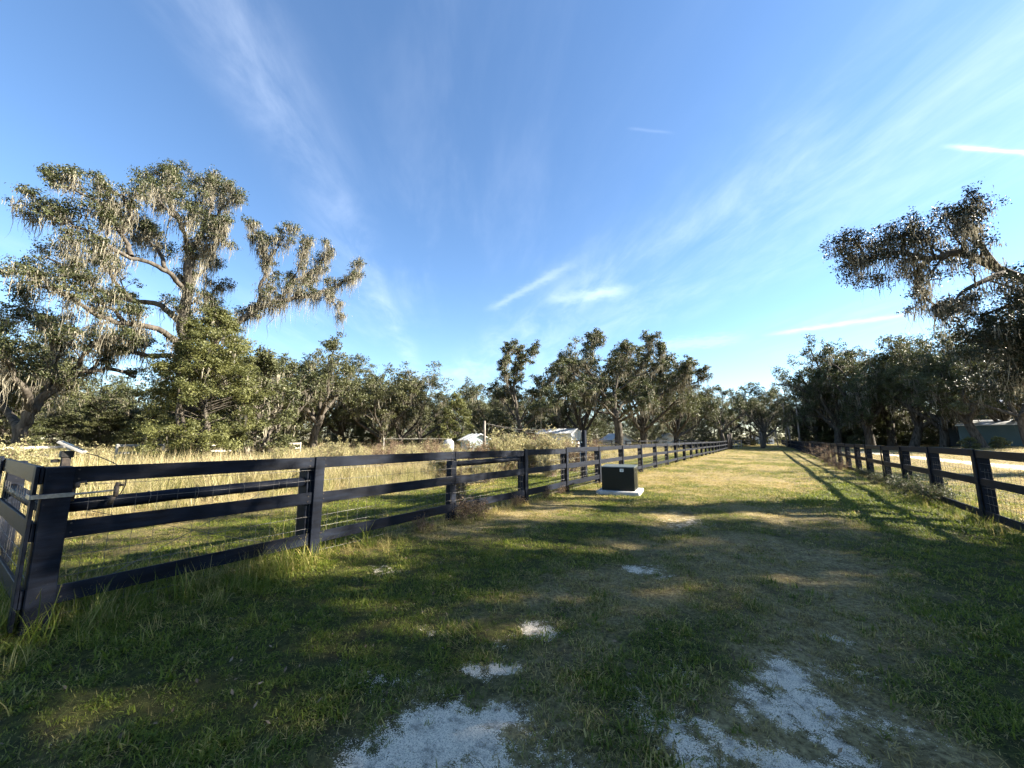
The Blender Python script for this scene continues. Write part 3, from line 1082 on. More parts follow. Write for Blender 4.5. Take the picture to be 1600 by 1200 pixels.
def meter_post():
    x, y = -6.35, 15.0
    t = thing('service_post', 'tall dark square post with grey meter box rising behind the left fence', 'post', (x, y, float(gz(x, y))))
    link('post', MB().box((0, 0, .83), (.20, .20, 2.26), None, .01).mesh('post', M['paint']), t)
    b = link('meter_box', MB().box((-.105, -.135, 1.75), (.17, .09, .40), None, .012).mesh('meter_box', M['galv']), t)
    link('cover', MB().box((-.105, -.183, 1.75), (.13, .01, .33), None, .003).mesh('cover', M['galv']), b)
    link('notice', MB().box((-.085, -.106, 1.48), (.12, .006, .06)).mesh('notice', M['sticker']), t)
    link('conduit', MB().tube([(-.10, -.12, 1.55), (-.10, -.12, .7), (-.10, -.12, -.1)], .025, 10).mesh('conduit', M['galv'], True), t)


meter_post()


def hydrant():
    x, y = -6.9, 7.6
    t = thing('yard_hydrant', 'small red yard hydrant standing in the grass behind the left fence', 'hydrant', (x, y, float(gz(x, y))))
    link('pipe', MB().tube([(0, 0, -.1), (0, 0, .9)], .022, 10).mesh('pipe', M['red'], True), t)
    link('head', MB().tube([(0, 0, .88), (0, 0, 1.0)], [.032, .028], 10).tube([(0, 0, .93), (.07, -.03, .92), (.10, -.05, .86)], .018, 8).mesh('head', M['red'], True), t)
    link('handle', MB().tube([(-.02, 0, 1.0), (-.10, .02, 1.06), (-.24, .05, 1.03)], .009, 6).mesh('handle', M['red'], True), t)


hydrant()

# ------------------------------------------------------------------ trees
def norm(v):
    return v / (np.linalg.norm(v) + 1e-9)


def smooth_path(P, k=4):
    """Catmull-Rom through the given joints"""
    P = np.asarray(P, float)
    Q = np.vstack([2 * P[0] - P[1], P, 2 * P[-1] - P[-2]])
    out = []
    for i in range(1, len(Q) - 2):
        for j in range(k):
            t = j / k
            a, b, c, d = Q[i - 1], Q[i], Q[i + 1], Q[i + 2]
            out.append(.5 * ((2 * b) + (c - a) * t + (2 * a - 5 * b + 4 * c - d) * t * t + (3 * b - a - 3 * c + d) * t ** 3))
    out.append(P[-1])
    return np.array(out)


class Tree:
    def __init__(self, seed):
        self.r = np.random.default_rng(seed)
        self.wood = MB()
        self.clumps = []          # centre, radius
        self.hang = []            # points that moss hangs from, weight
    # -- skeleton

    def path(self, p, d, L, segs, wander, lift):
        P = [np.array(p, float)]
        d = norm(np.array(d, float))
        for _ in range(segs):
            d = norm(d + self.r.normal(0, wander, 3) + np.array([0, 0, lift]))
            P.append(P[-1] + d * L / segs)
        return np.array(P)

    def limb(self, P, r0, r1, sides=7):
        n = len(P)
        rad = r0 + (r1 - r0) * np.linspace(0, 1, n) ** .8
        self.wood.tube(P, rad, sides, False)

    def twig(self, p, d, L, r0, cl, moss, lift=.12):
        P = self.path(p, d, L, 4, .34, lift)
        self.limb(P, r0, .008, 4)
        self.clumps.append((P[-1], cl * self.r.uniform(.75, 1.2)))
        if self.r.uniform() < .55:
            self.clumps.append((P[2], cl * self.r.uniform(.5, .85)))
        if moss > 0:
            for q in (P[2], P[3]):
                if self.r.uniform() < moss:
                    self.hang.append((q, .55))

    def side(self, p, d, L, r0, cl, moss, ntw=3, lift=.10):
        P = self.path(p, d, L, 5, .26, lift)
        self.limb(P, r0, r0 * .3, 5)
        for k in range(ntw):
            i = 2 + int(self.r.integers(0, 4))
            T = norm(P[min(i + 1, 5)] - P[i - 1])
            q = self.r.normal(0, 1, 3)
            dd = norm(T * .6 + norm(q) * .9 + np.array([0, 0, .25]))
            self.twig(P[i], dd, L * self.r.uniform(.35, .6), r0 * .4, cl, moss, lift)
        self.clumps.append((P[-1], cl * self.r.uniform(.8, 1.2)))
        for i in range(1, 6):
            if self.r.uniform() < moss:
                self.hang.append((P[i], .9))

    def dress(self, P, r0, r1, L0, dens, cl, moss, t0=.2, ntw=3, up=.35, lift=.10):
        """grow side branches along a limb"""
        seg = np.linalg.norm(np.diff(P, axis=0), axis=1)
        n = max(2, int(dens * seg.sum()))
        for k in range(n):
            t = t0 + (1 - t0) * (k + self.r.uniform()) / n
            f = t * (len(P) - 1)
            i = min(int(f), len(P) - 2)
            p = P[i] + (P[i + 1] - P[i]) * (f - i)
            T = norm(P[i + 1] - P[i])
            q = self.r.normal(0, 1, 3)
            q = norm(q - T * (q @ T))
            dd = norm(T * .45 + q + np.array([0, 0, up]))
            self.side(p, dd, L0 * self.r.uniform(.5, 1.15) * (1.1 - .45 * t), max(.02, (r0 + (r1 - r0) * t) * .45), cl, moss, ntw, lift)
        self.clumps.append((P[-1], cl))
        for i in range(len(P)):
            if i / len(P) > t0 * .7 and self.r.uniform() < moss * 1.2:
                self.hang.append((P[i] - np.array([0, 0, r0 * .5]), 1.2))
    # -- foliage

    def leaves(self, per, size, flat=.62, tone=(.15, .95), cap=90000):
        r = self.r
        C = np.array([c for c, _ in self.clumps])
        R = np.array([q for _, q in self.clumps])
        w = np.maximum(3, (per * (R / R.mean()) ** 2)).astype(int)
        if w.sum() > cap:
            w = np.maximum(2, (w * cap / w.sum()).astype(int))
        ci = np.repeat(np.arange(len(C)), w)
        n = len(ci)
        # leaves sit in sprays: a handful of small sub-centres inside each clump
        ns = 7
        sub = r.normal(0, 1, (len(C), ns, 3))
        sub /= np.linalg.norm(sub, axis=2)[..., None]
        sub *= r.uniform(.35, 1.0, (len(C), ns, 1))
        o = sub[ci, r.integers(0, ns, n)] + r.normal(0, .23, (n, 3))
        o[:, 2] *= flat
        o[:, 2] += .10
        P = C[ci] + o * R[ci][:, None]
        nrm = o + r.normal(0, .75, (n, 3)) + np.array([0, 0, .55])
        nrm /= np.linalg.norm(nrm, axis=1)[:, None]
        a = np.cross(nrm, r.normal(0, 1, (n, 3)))
        a /= np.linalg.norm(a, axis=1)[:, None]
        b = np.cross(nrm, a)
        s = (size * r.uniform(.55, 1.35, n))[:, None]
        V = np.stack([P - a * s * .5, P - b * s * .27 + nrm * s * .07, P + a * s * .55, P + b * s * .27 + nrm * s * .07], 1).reshape(-1, 3)
        Q = np.arange(4 * n).reshape(-1, 4)
        ct = r.uniform(*tone, len(C))
        tn = np.clip(ct[ci] + r.normal(0, .18, n), 0, 1)
        return V, Q, np.repeat(tn, 4)

    def moss(self, L=(.4, 1.7), strands=7, width=.075, spread=.22):
        r = self.r
        if not self.hang:
            return None
        H = np.array([p for p, _ in self.hang])
        W = np.array([w for _, w in self.hang])
        hi = np.repeat(np.arange(len(H)), strands)
        n = len(hi)
        gl = r.uniform(.6, 1.25, len(H)) * W
        ln = np.clip((L[0] + (L[1] - L[0]) * r.uniform(0, 1, n) ** 1.8) * gl[hi], .15, L[1] * 1.3)
        off = r.normal(0, spread, (n, 3)) * np.array([1, 1, .45])
        P = H[hi] + off
        ln = np.maximum(.12, ln * np.exp(-(np.hypot(off[:, 0], off[:, 1]) / (1.5 * spread)) ** 2) * 1.15)
        a = r.uniform(0, 6.28, n)
        sd = np.stack([np.cos(a), np.sin(a), 0 * a], -1)
        w = width * r.uniform(.5, 1.4, n)
        prof = [(0, .45), (.22, 1.0), (.5, .72), (.78, .42), (1, .04)]
        V = []
        wob = r.normal(0, .06, (n, 5, 3))
        wob[:, 0] = 0
        for k, (t, q) in enumerate(prof):
            c = P + np.array([0, 0, -1.0]) * (ln * t)[:, None] + wob[:, k] * ln[:, None] * .8
            rag = r.uniform(.55, 1.3, n) if k < 4 else 1
            V += [c - sd * (w * q * rag)[:, None], c + sd * (w * q * rag)[:, None]]
        V = np.stack(V, 1).reshape(-1, 3)
        base = (np.arange(n) * 10)[:, None]
        Q = np.concatenate([base + np.array([2 * k, 2 * k + 1, 2 * k + 3, 2 * k + 2]) for k in range(4)])
        tn = np.clip(r.normal(.55, .25, n), 0, 1)
        return V, Q, np.repeat(tn, 10)

    def meshes(self, leaf_mat, per, size, moss_kw=None, flat=.62, cap=90000, tone=(.15, .95), thin=1.0):
        if self.hang and thin < 1:
            self.hang = [h for h in self.hang if self.r.uniform() < thin]
        out = [('trunk', self.wood.mesh('trunk', M['bark'], True))]
        V, Q, tn = self.leaves(per, size, flat, tone, cap)
        out.append(('crown', mesh_np('crown', V, [Q], [leaf_mat], False, {'tone': tn})))
        ms = self.moss(**(moss_kw or {}))
        if ms is not None:
            out.append(('hanging_moss', mesh_np('hanging_moss', ms[0], [ms[1]], [M['moss']], False, {'tone': ms[2]})))
        return out


def place_tree(name, label, parts, loc, rotz=0., scale=(1, 1, 1), group=None, cat='tree'):
    t = thing(name, label, cat, loc, rotz, group, scale)
    for n, me in parts:
        link(n, me, t)
    return t


# ---- the big mossy oak in the field on the left
def drawn_tree(seed, base_px, d0, limbs, trunk_top_r, settings):
    """limbs: list of (joints [(x, y, depth offset)], r0, r1, dress length, density, clump, moss)"""
    T = Tree(seed)
    b = at(base_px[0], 690, d0)
    org = np.array([b[0], b[1], float(gz(b[0], b[1]))])
    for joints, r0, r1, L0, dens, cl, moss, t0 in limbs:
        P = []
        for q in joints:
            p = at(q[0], q[1], d0 + (q[2] if len(q) > 2 else 0)) - org
            P.append(p)
        P = smooth_path(P, 4)
        P[1:-1] += T.r.normal(0, .07, (len(P) - 2, 3))
        T.limb(P, r0, r1, 9 if r0 > .2 else 7)
        if L0 > 0:
            T.dress(P, r0, r1, L0, dens, cl, moss, t0)
    return T, org


def field_oak():
    d0 = 33
    limbs = [
        # trunk
        ([(296, 722, 0), (294, 650, .1), (291, 590, .2), (288, 530, 0), (291, 470, -.4), (296, 415, -.6), (298, 392, -.5)], 0.55, 0.20, 1.42, 1.08, 0.40, 1.00, 0.35),
        # crown top
        ([(297, 400, -.5), (288, 365, -1.2), (270, 335, -1.5), (245, 305, -1.0), (215, 290, .2)], 0.16, 0.04, 1.99, 1.97, 0.50, 0.63, 0.15),
        ([(285, 358, -1.2), (268, 320, .4), (262, 290, 1.2), (255, 275, 1.6)], 0.15, 0.04, 1.61, 1.97, 0.48, 0.34, 0.30),
        ([(298, 395, -.5), (315, 360, .5), (330, 325, 1.4), (335, 300, 2.0), (330, 285, 2.2)], 0.20, 0.05, 1.80, 1.97, 0.48, 0.98, 0.20),
        ([(315, 360, .5), (340, 335, -.4), (358, 315, -1.2), (368, 300, -1.6)], 0.14, 0.04, 1.52, 1.97, 0.46, 1.00, 0.20),
        ([(298, 405, -.5), (322, 395, -1.2), (345, 370, -2.2), (352, 345, -2.6)], 0.14, 0.04, 1.23, 1.77, 0.40, 1.00, 0.20),
        ([(296, 440, -.5), (318, 425, .8), (332, 400, 1.8)], 0.12, 0.04, 1.14, 1.48, 0.36, 1.00, 0.30),
        # long limb reaching left
        ([(292, 455, -.4), (262, 425, -1.2), (225, 407, -2.0), (185, 394, -2.6), (155, 372, -2.8), (120, 350, -2.4), (75, 332, -1.8), (22, 320, -1.0)], 0.17, 0.03, 1.90, 1.48, 0.50, 0.52, 0.36),
        ([(205, 400, -2.3), (190, 365, -1.4), (165, 330, -.6), (125, 300, .2), (100, 292, .6)], 0.14, 0.04, 1.80, 1.87, 0.50, 0.57, 0.20),
        ([(190, 365, -1.4), (205, 335, -2.4), (190, 305, -3.0), (165, 292, -3.2)], 0.12, 0.04, 1.61, 1.77, 0.48, 0.57, 0.20),
        ([(262, 425, -1.2), (245, 390, .8), (225, 365, 2.0), (205, 350, 2.6)], 0.14, 0.04, 1.52, 1.77, 0.48, 0.92, 0.20),
        ([(155, 372, -2.8), (120, 378, -3.6), (90, 372, -4.2)], 0.09, 0.03, 1.23, 1.57, 0.40, 0.57, 0.20),
        # left middle
        ([(289, 510, 0), (250, 478, .8), (205, 470, 1.6), (160, 455, 2.2), (115, 425, 2.6), (70, 400, 3.0)], 0.22, 0.05, 1.80, 1.57, 0.50, 0.52, 0.25),
        ([(205, 470, 1.6), (170, 430, .4), (150, 410, -.2), (110, 405, -.6)], 0.12, 0.04, 1.61, 1.57, 0.48, 0.57, 0.20),
        ([(289, 540, .1), (245, 515, -1.0), (195, 505, -2.0), (145, 490, -3.0), (95, 455, -3.4), (45, 440, -3.6)], 0.22, 0.05, 1.80, 1.48, 0.50, 0.57, 0.25),
        ([(195, 505, -2.0), (160, 470, -2.6), (130, 450, -3.4)], 0.12, 0.04, 1.52, 1.57, 0.48, 0.57, 0.20),
        ([(289, 560, .1), (240, 555, 1.6), (190, 545, 2.8), (130, 535, 3.6), (80, 500, 4.0)], 0.20, 0.05, 1.80, 1.38, 0.50, 0.57, 0.25),
        # the mossy right arm
        ([(292, 600, .1), (318, 560, -.3), (345, 525, -.8), (375, 500, -1.2), (405, 482, -1.5), (440, 470, -1.7), (480, 463, -1.7), (515, 452, -1.4), (545, 436, -1.0), (560, 412, -.8)], 0.34, 0.05, 1.09, 1.68, 0.34, 1.00, 0.34),
        ([(402, 484, -1.5), (408, 450, -1.2), (416, 410, -1.0), (408, 380, -.8), (392, 352, -.6)], 0.16, 0.03, 1.04, 1.97, 0.35, 0.86, 0.20),
        ([(416, 412, -1.0), (436, 385, -1.8), (452, 352, -2.2)], 0.11, 0.03, 1.14, 2.17, 0.37, 0.57, 0.20),
        ([(436, 472, -1.7), (452, 445, -.9), (476, 430, -.6), (500, 412, -.4), (514, 385, -.2)], 0.13, 0.03, 1.00, 1.97, 0.34, 1.00, 0.15),
        ([(455, 440, -.9), (474, 405, -1.4), (482, 372, -1.6)], 0.09, 0.03, 0.90, 1.97, 0.32, 0.69, 0.25),
        ([(512, 453, -1.4), (522, 475, -1.9), (536, 494, -2.2)], 0.08, 0.02, 0.57, 1.38, 0.24, 1.00, 0.20),
        ([(345, 525, -.8), (340, 490, .6), (330, 465, 1.2), (346, 440, 1.8)], 0.14, 0.04, 1.23, 1.48, 0.40, 1.00, 0.20),
    ]
    T, org = drawn_tree(1, (296,), d0, limbs, .3, None)
    parts = T.meshes(M['dark_oak_leaf'], 150, .115, dict(L=(.30, 2.1), strands=18, width=.018, spread=.22), flat=.6, cap=95000, thin=.78)
    return place_tree('live_oak', 'tallest mossy oak in the left field with one long arm reaching right', parts, org)


field_oak()


def arching_oak():
    d0 = 37
    limbs = [
        ([(18, 720, 0), (30, 680, -.3), (52, 640, -.6), (78, 612, -.8), (105, 594, -1.0), (140, 580, -1.0), (180, 578, -.8), (212, 590, -.5)], .36, .09, 1.3, .6, .5, .5, .35),
        ([(78, 612, -.8), (85, 570, .5), (80, 530, 1.0), (60, 500, 1.2), (40, 480, 1.4)], .22, .05, 2.0, 1.5, .66, .6, .2),
        ([(105, 594, -1.0), (130, 560, -2), (150, 535, -2.6), (175, 520, -3)], .16, .04, 1.7, 1.6, .62, .6, .2),
        ([(52, 640, -.6), (30, 600, -2), (5, 560, -3), (-30, 520, -3.4)], .25, .06, 2.1, 1.4, .7, .6, .2),
        ([(30, 680, -.3), (8, 640, 2), (-15, 590, 3), (-20, 540, 3.4), (0, 490, 3.8)], .25, .06, 2.1, 1.4, .7, .6, .2),
        ([(140, 580, -1.0), (160, 560, -.2), (200, 548, .4), (230, 540, .8)], .12, .04, 1.3, 1.5, .55, .6, .2),
    ]
    T, org = drawn_tree(2, (18,), d0, limbs, .3, None)
    parts = T.meshes(M['oak_leaf'], 110, .13, dict(L=(.35, 1.8), strands=15, width=.02), cap=70000, thin=.8)
    return place_tree('live_oak', 'leaning oak at the left edge whose dark limb arches over the field', parts, org)


arching_oak()


# ---- the tree whose boughs hang into the picture at the right edge
def overhanging_oak():
    T = Tree(7)
    base = np.array([11.9, 13.6, 0.0])
    base[2] = float(gz(base[0], base[1]))

    def w(x, y, d):
        return at(x, y, d) - base
    k = np.array([0, 0, 0.0])
    limbs = [
        ([k + (0, 0, -.3), k + (.1, 0, 1.6), k + (0, .2, 3.2), k + (.2, .1, 5.0), k + (1.6, -.4, 7.0), k + (2.6, -.6, 8.6), k + (3.4, -.8, 9.6)], 0.52, 0.140, 2.64, 1.38, 0.48, 0.35, 0.35),
        ([k + (0, .1, 3.4), w(1720, 480, 16.6), w(1640, 450, 16.2), w(1570, 425, 15.9), w(1500, 395, 15.7), w(1455, 404, 15.5), w(1405, 395, 15.4), w(1362, 402, 15.2), w(1332, 416, 15.0)], 0.16, 0.030, 1.16, 2.64, 0.26, 0.60, 0.42),
        ([w(1560, 422, 15.9), w(1540, 395, 15.4), w(1522, 365, 15.0), w(1505, 345, 14.8), w(1520, 330, 14.6)], 0.09, 0.020, 0.68, 3.91, 0.21, 0.45, 0.15),
        ([w(1455, 404, 15.5), w(1432, 425, 15.8), w(1438, 455, 16.0), w(1462, 478, 16.1), w(1480, 494, 16.2)], 0.07, 0.015, 0.55, 4.14, 0.17, 1.00, 0.10),
        ([w(1570, 425, 15.9), w(1535, 440, 15.2), w(1505, 455, 14.8), w(1492, 470, 14.6)], 0.09, 0.020, 0.77, 2.76, 0.21, 0.80, 0.15),
        ([w(1350, 402, 15.2), w(1340, 380, 14.9), w(1325, 372, 14.8)], 0.04, 0.012, 0.55, 2.76, 0.19, 0.30, 0.10),
        ([k + (0, .1, 3.0), w(1720, 560, 16.4), w(1650, 540, 15.9), w(1590, 535, 15.4), w(1545, 530, 15.0)], 0.18, 0.030, 1.21, 2.76, 0.29, 0.35, 0.30),
        ([k + (0, .1, 2.6), w(1700, 600, 16.8), w(1640, 590, 16.4), w(1590, 585, 16.0)], 0.15, 0.030, 1.10, 2.53, 0.29, 0.30, 0.30),
        ([w(1650, 445, 16.2), w(1600, 470, 16.0), w(1570, 480, 15.8), w(1540, 490, 15.6)], 0.10, 0.020, 1.04, 2.99, 0.27, 0.40, 0.10),
        ([k + (.1, 0, 4.5), k + (3, -2, 6.0), k + (5.5, -3.5, 6.8)], 0.22, 0.050, 2.42, 1.38, 0.48, 0.30, 0.20),
        ([k + (.1, 0, 5.5), k + (1.5, 2.5, 7.5), k + (2.5, 4.5, 8.5)], 0.20, 0.050, 2.42, 1.38, 0.48, 0.30, 0.20),
        ([k + (.3, 0, 5.8), k + (-.5, -2.5, 7.5), k + (-1.0, -4.5, 8.2)], 0.20, 0.050, 2.20, 1.38, 0.48, 0.30, 0.20),
        ([k + (.3, 0, 6.5), k + (3, 1, 9), k + (5, 1.5, 10)], 0.20, 0.050, 2.42, 1.38, 0.48, 0.30, 0.20),
        ([k + (.3, 0, 4.0), k + (1.5, -3, 5.0), k + (1.8, -6, 5.8)], 0.20, 0.050, 2.42, 1.38, 0.48, 0.30, 0.20),
    ]
    for joints, r0, r1, L0, dens, cl, moss, t0 in limbs:
        P = smooth_path(joints, 4)
        T.limb(P, r0, r1, 8)
        T.dress(P, r0, r1, L0, dens, cl, moss, t0, 4)
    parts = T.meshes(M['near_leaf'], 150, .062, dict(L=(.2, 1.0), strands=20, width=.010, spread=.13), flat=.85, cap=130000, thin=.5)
    return place_tree('live_oak', 'near oak darkened to a silhouette whose mossy boughs reach in over the lane from the right', parts, base)


overhanging_oak()


# ---- standing oaks of the woods: a few kinds, each placed many times
def grown_oak(seed, H, R, leaf, moss, per=70, size=.24, limbs=7, trunk=.22, cl=.8, dens=1.0, cap=26000, low=.25, r0=None):
    T = Tree(seed)
    r = T.r
    rt = r0 or .034 * H
    P = T.path((0, 0, -.3), (r.normal(0, .12), r.normal(0, .12), 1), H * trunk + .3, 4, .10, .05)
    T.limb(P, rt * 1.15, rt * .85, 9)
    top = P[-1]
    for i in range(limbs):
        a = 2 * math.pi * (i + r.uniform(-.3, .3)) / limbs
        el = math.radians(r.uniform(18, 50) if i % 3 else r.uniform(58, 80))
        d = np.array([math.cos(a) * math.cos(el), math.sin(a) * math.cos(el), math.sin(el)])
        reach = math.hypot(R * math.cos(el), (H * (1 - trunk)) * math.sin(el)) * r.uniform(.75, 1.05)
        s = P[-1] if i % 2 else P[-2]
        B = T.path(s, d, reach, 8, .16, .02)
        T.limb(B, rt * .55, rt * .12, 6)
        T.dress(B, rt * .55, rt * .12, R * .42, dens, cl, moss, low, 3, .3)
    return T.meshes(M[leaf], per, size, dict(L=(.4, 2.2), strands=10, width=.032, spread=.3), cap=cap, thin=.75)


def bushy_tree(seed, H, R, leaf, per=60, size=.2, n=150, cl=.8, cap=30000, low=.02, moss=0., tone=(.2, 1)):
    """foliage down to the ground round a few stems"""
    T = Tree(seed)
    r = T.r
    for i in range(5):
        a = r.uniform(0, 6.28)
        P = T.path((r.normal(0, .15), r.normal(0, .15), -.2), (math.cos(a) * .35, math.sin(a) * .35, 1), H * r.uniform(.6, .9), 7, .12, .08)
        T.limb(P, .02 * H, .02, 6)
    for i in range(n):
        z = r.uniform(low, 1)
        prof = (math.sin(math.pi * min(1, (z * .88 + .12)) ** .8) ** .7) * (.80 + .35 * r.uniform())
        a = r.uniform(0, 6.28)
        q = R * prof * math.sqrt(r.uniform(.25, 1))
        c = np.array([math.cos(a) * q, math.sin(a) * q, z * H])
        T.clumps.append((c, cl * r.uniform(.6, 1.2)))
        T.limb(np.array([[0, 0, c[2] * .8], c * [.5, .5, .93], c]), .03, .008, 4)
        if r.uniform() < moss:
            T.hang.append((c, .9))
    return T.meshes(M[leaf], per, size, dict(L=(.4, 1.6), strands=6, width=.07), cap=cap, tone=tone)


OAK = [grown_oak(21, 15, 9.5, 'oak_leaf', .42, limbs=8), grown_oak(22, 16, 8.0, 'oak_leaf', .5, limbs=7, trunk=.26), grown_oak(23, 14, 10.0, 'oak_leaf', .42, limbs=9, trunk=.18),
       grown_oak(24, 17, 8.0, 'dark_leaf', .42, limbs=10, trunk=.20, per=85, low=.12), grown_oak(25, 15, 7.0, 'oak_leaf', .6, limbs=6, trunk=.3, dens=.75)]
OAK_H = [15, 16, 14, 17, 15]
BUSH = [bushy_tree(31, 10, 4.0, 'oak_leaf', 85, .24, 150, .85, 22000), bushy_tree(32, 9, 4.5, 'oak_leaf', 85, .24, 150, .9, 22000, moss=.25)]


def oak(x, top, d, kind, label, wide=1.0, rot=0., group=None, name='live_oak'):
    """a standing oak at photo column x, its top at row top, d metres off"""
    p = at(x, top, d)
    g = float(gz(p[0], p[1]))
    s = (p[2] - g) / (OAK_H[kind] * .98)
    return place_tree(name, label, OAK[kind], (p[0], p[1], g), rot, (s * wide, s * wide, s), group)


# young leafy tree in front of the big oak
p = at(318, 686, 29.5)
place_tree('young_tree', 'bright leafy young tree clothed to the ground beside the big oak trunk',
           bushy_tree(41, 9.4, 3.1, 'bright_leaf', 300, .115, 250, .60, 95000, moss=.12), (p[0], p[1], float(gz(p[0], p[1]))))
p = at(400, 686, 32)
place_tree('young_tree', 'smaller green tree draped with moss just right of the bright young tree',
           bushy_tree(42, 7.6, 2.6, 'oak_leaf', 110, .17, 150, .62, 30000, moss=.45), (p[0], p[1], float(gz(p[0], p[1]))))
p = at(712, 686, 44)
place_tree('small_tree', 'small rounded green tree standing by the white tank', bushy_tree(43, 6.6, 2.0, 'bright_leaf', 110, .2, 90, .6, 14000), (p[0], p[1], float(gz(p[0], p[1]))))

G1, G2, G3 = 'oaks at the left edge of the field', 'oaks in the middle distance', 'oaks beyond the right fence'
oak(-25, 470, 42, 1, 'oak with pale mossy trunk behind the arching limb at the far left', 1.0, .3, G1)
oak(60, 500, 50, 0, 'oak half hidden behind the arching dark limb at left', 1.0, 2.0, G1)
oak(150, 610, 56, 2, 'low dark oak in the gap under the arching limb', 1.2, 4.0, G1)
oak(225, 600, 52, 2, 'dark oak in the shade behind the trunk of the tallest oak', 1.1, 1.1, G1)
oak(425, 522, 43, 1, 'mossy oak between the young trees and the open crowned oak', .9, 5.0, G1)
oak(503, 508, 47, 4, 'open crowned oak with pale forked trunk and visible sky between its boughs', .85, .8, G1)
oak(600, 566, 50, 2, 'broad low dark oak with moss standing right of the open crowned oak', 1.15, 2.7, G1)
oak(658, 590, 58, 0, 'oak at the right end of the left woods behind the weeds', .9, 3.6, G1)
oak(350, 535, 48, 0, 'oak filling the woods behind the bright young tree', .95, 2.4, G1)
oak(468, 540, 53, 2, 'mossy oak just left of the open crowned oak', .85, 4.9, G1)
oak(548, 545, 54, 0, 'oak just right of the open crowned oak', .85, 1.2, G1)
oak(632, 576, 54, 2, 'oak in front of the right end of the left woods', .8, 5.3, G1)
oak(690, 612, 75, 3, 'oak rising behind the small rounded green tree', 1.1, 1.9, G1)
oak(765, 600, 72, 2, 'dark oak behind the pale blue shed', 1.1, .2, G2)
oak(868, 610, 66, 3, 'dark oak behind the long white metal roof', .95, 5.5, G2)
oak(905, 540, 62, 2, 'oak filling the gap behind the left side of the widest mossy oak', .85, 1.3, G2)
oak(1000, 528, 62, 0, 'oak crown rising behind the right side of the widest mossy oak', .85, 2.6, G2)
oak(1050, 560, 66, 2, 'mossy oak leaning over the right end of the dark paddock fence', .8, 4.2, G2)
oak(1120, 590, 70, 4, 'mossy oak behind the dark gate posts', .85, 2.2, G2)
oak(1182, 590, 82, 0, 'forked oak beside the far end of the lane', .75, 3.3, G2)
oak(1238, 588, 105, 4, 'thin open oak at the very end of the lane', .9, 1.0, G2)
for x, top, d, kd, wd, ro, lab in (
        (1262, 560, 104, 2, .7, 1.4, 'oak nearest the lane in the row behind the right fence'),
        (1290, 518, 98, 3, .75, .5, 'tall slim oak at the lane end of the right row'),
        (1335, 496, 94, 3, .8, 2.9, 'tallest oak in the row behind the right fence'),
        (1368, 505, 97, 1, .8, 4.1, 'oak just right of the tallest oak in the right row'),
        (1400, 515, 90, 0, .85, 4.4, 'spreading oak in the middle of the row behind the right fence'),
        (1445, 506, 88, 2, .8, 1.6, 'broad dark oak of the right row left of the dark shed'),
        (1480, 520, 92, 3, .8, 3.0, 'oak close behind the dark shed in the right row'),
        (1505, 512, 80, 1, .85, 5.9, 'oak with pale mossy trunk in front of the dark shed'),
        (1548, 515, 90, 0, .8, 2.0, 'oak between the dark shed and the teal barn'),
        (1580, 535, 74, 4, .85, 3.9, 'oak with a bare forked trunk in front of the teal barn'),
        (1625, 525, 84, 2, .8, .9, 'oak at the right edge beside the teal barn')):
    oak(x, top, d, kd, lab, wd, ro, G3)


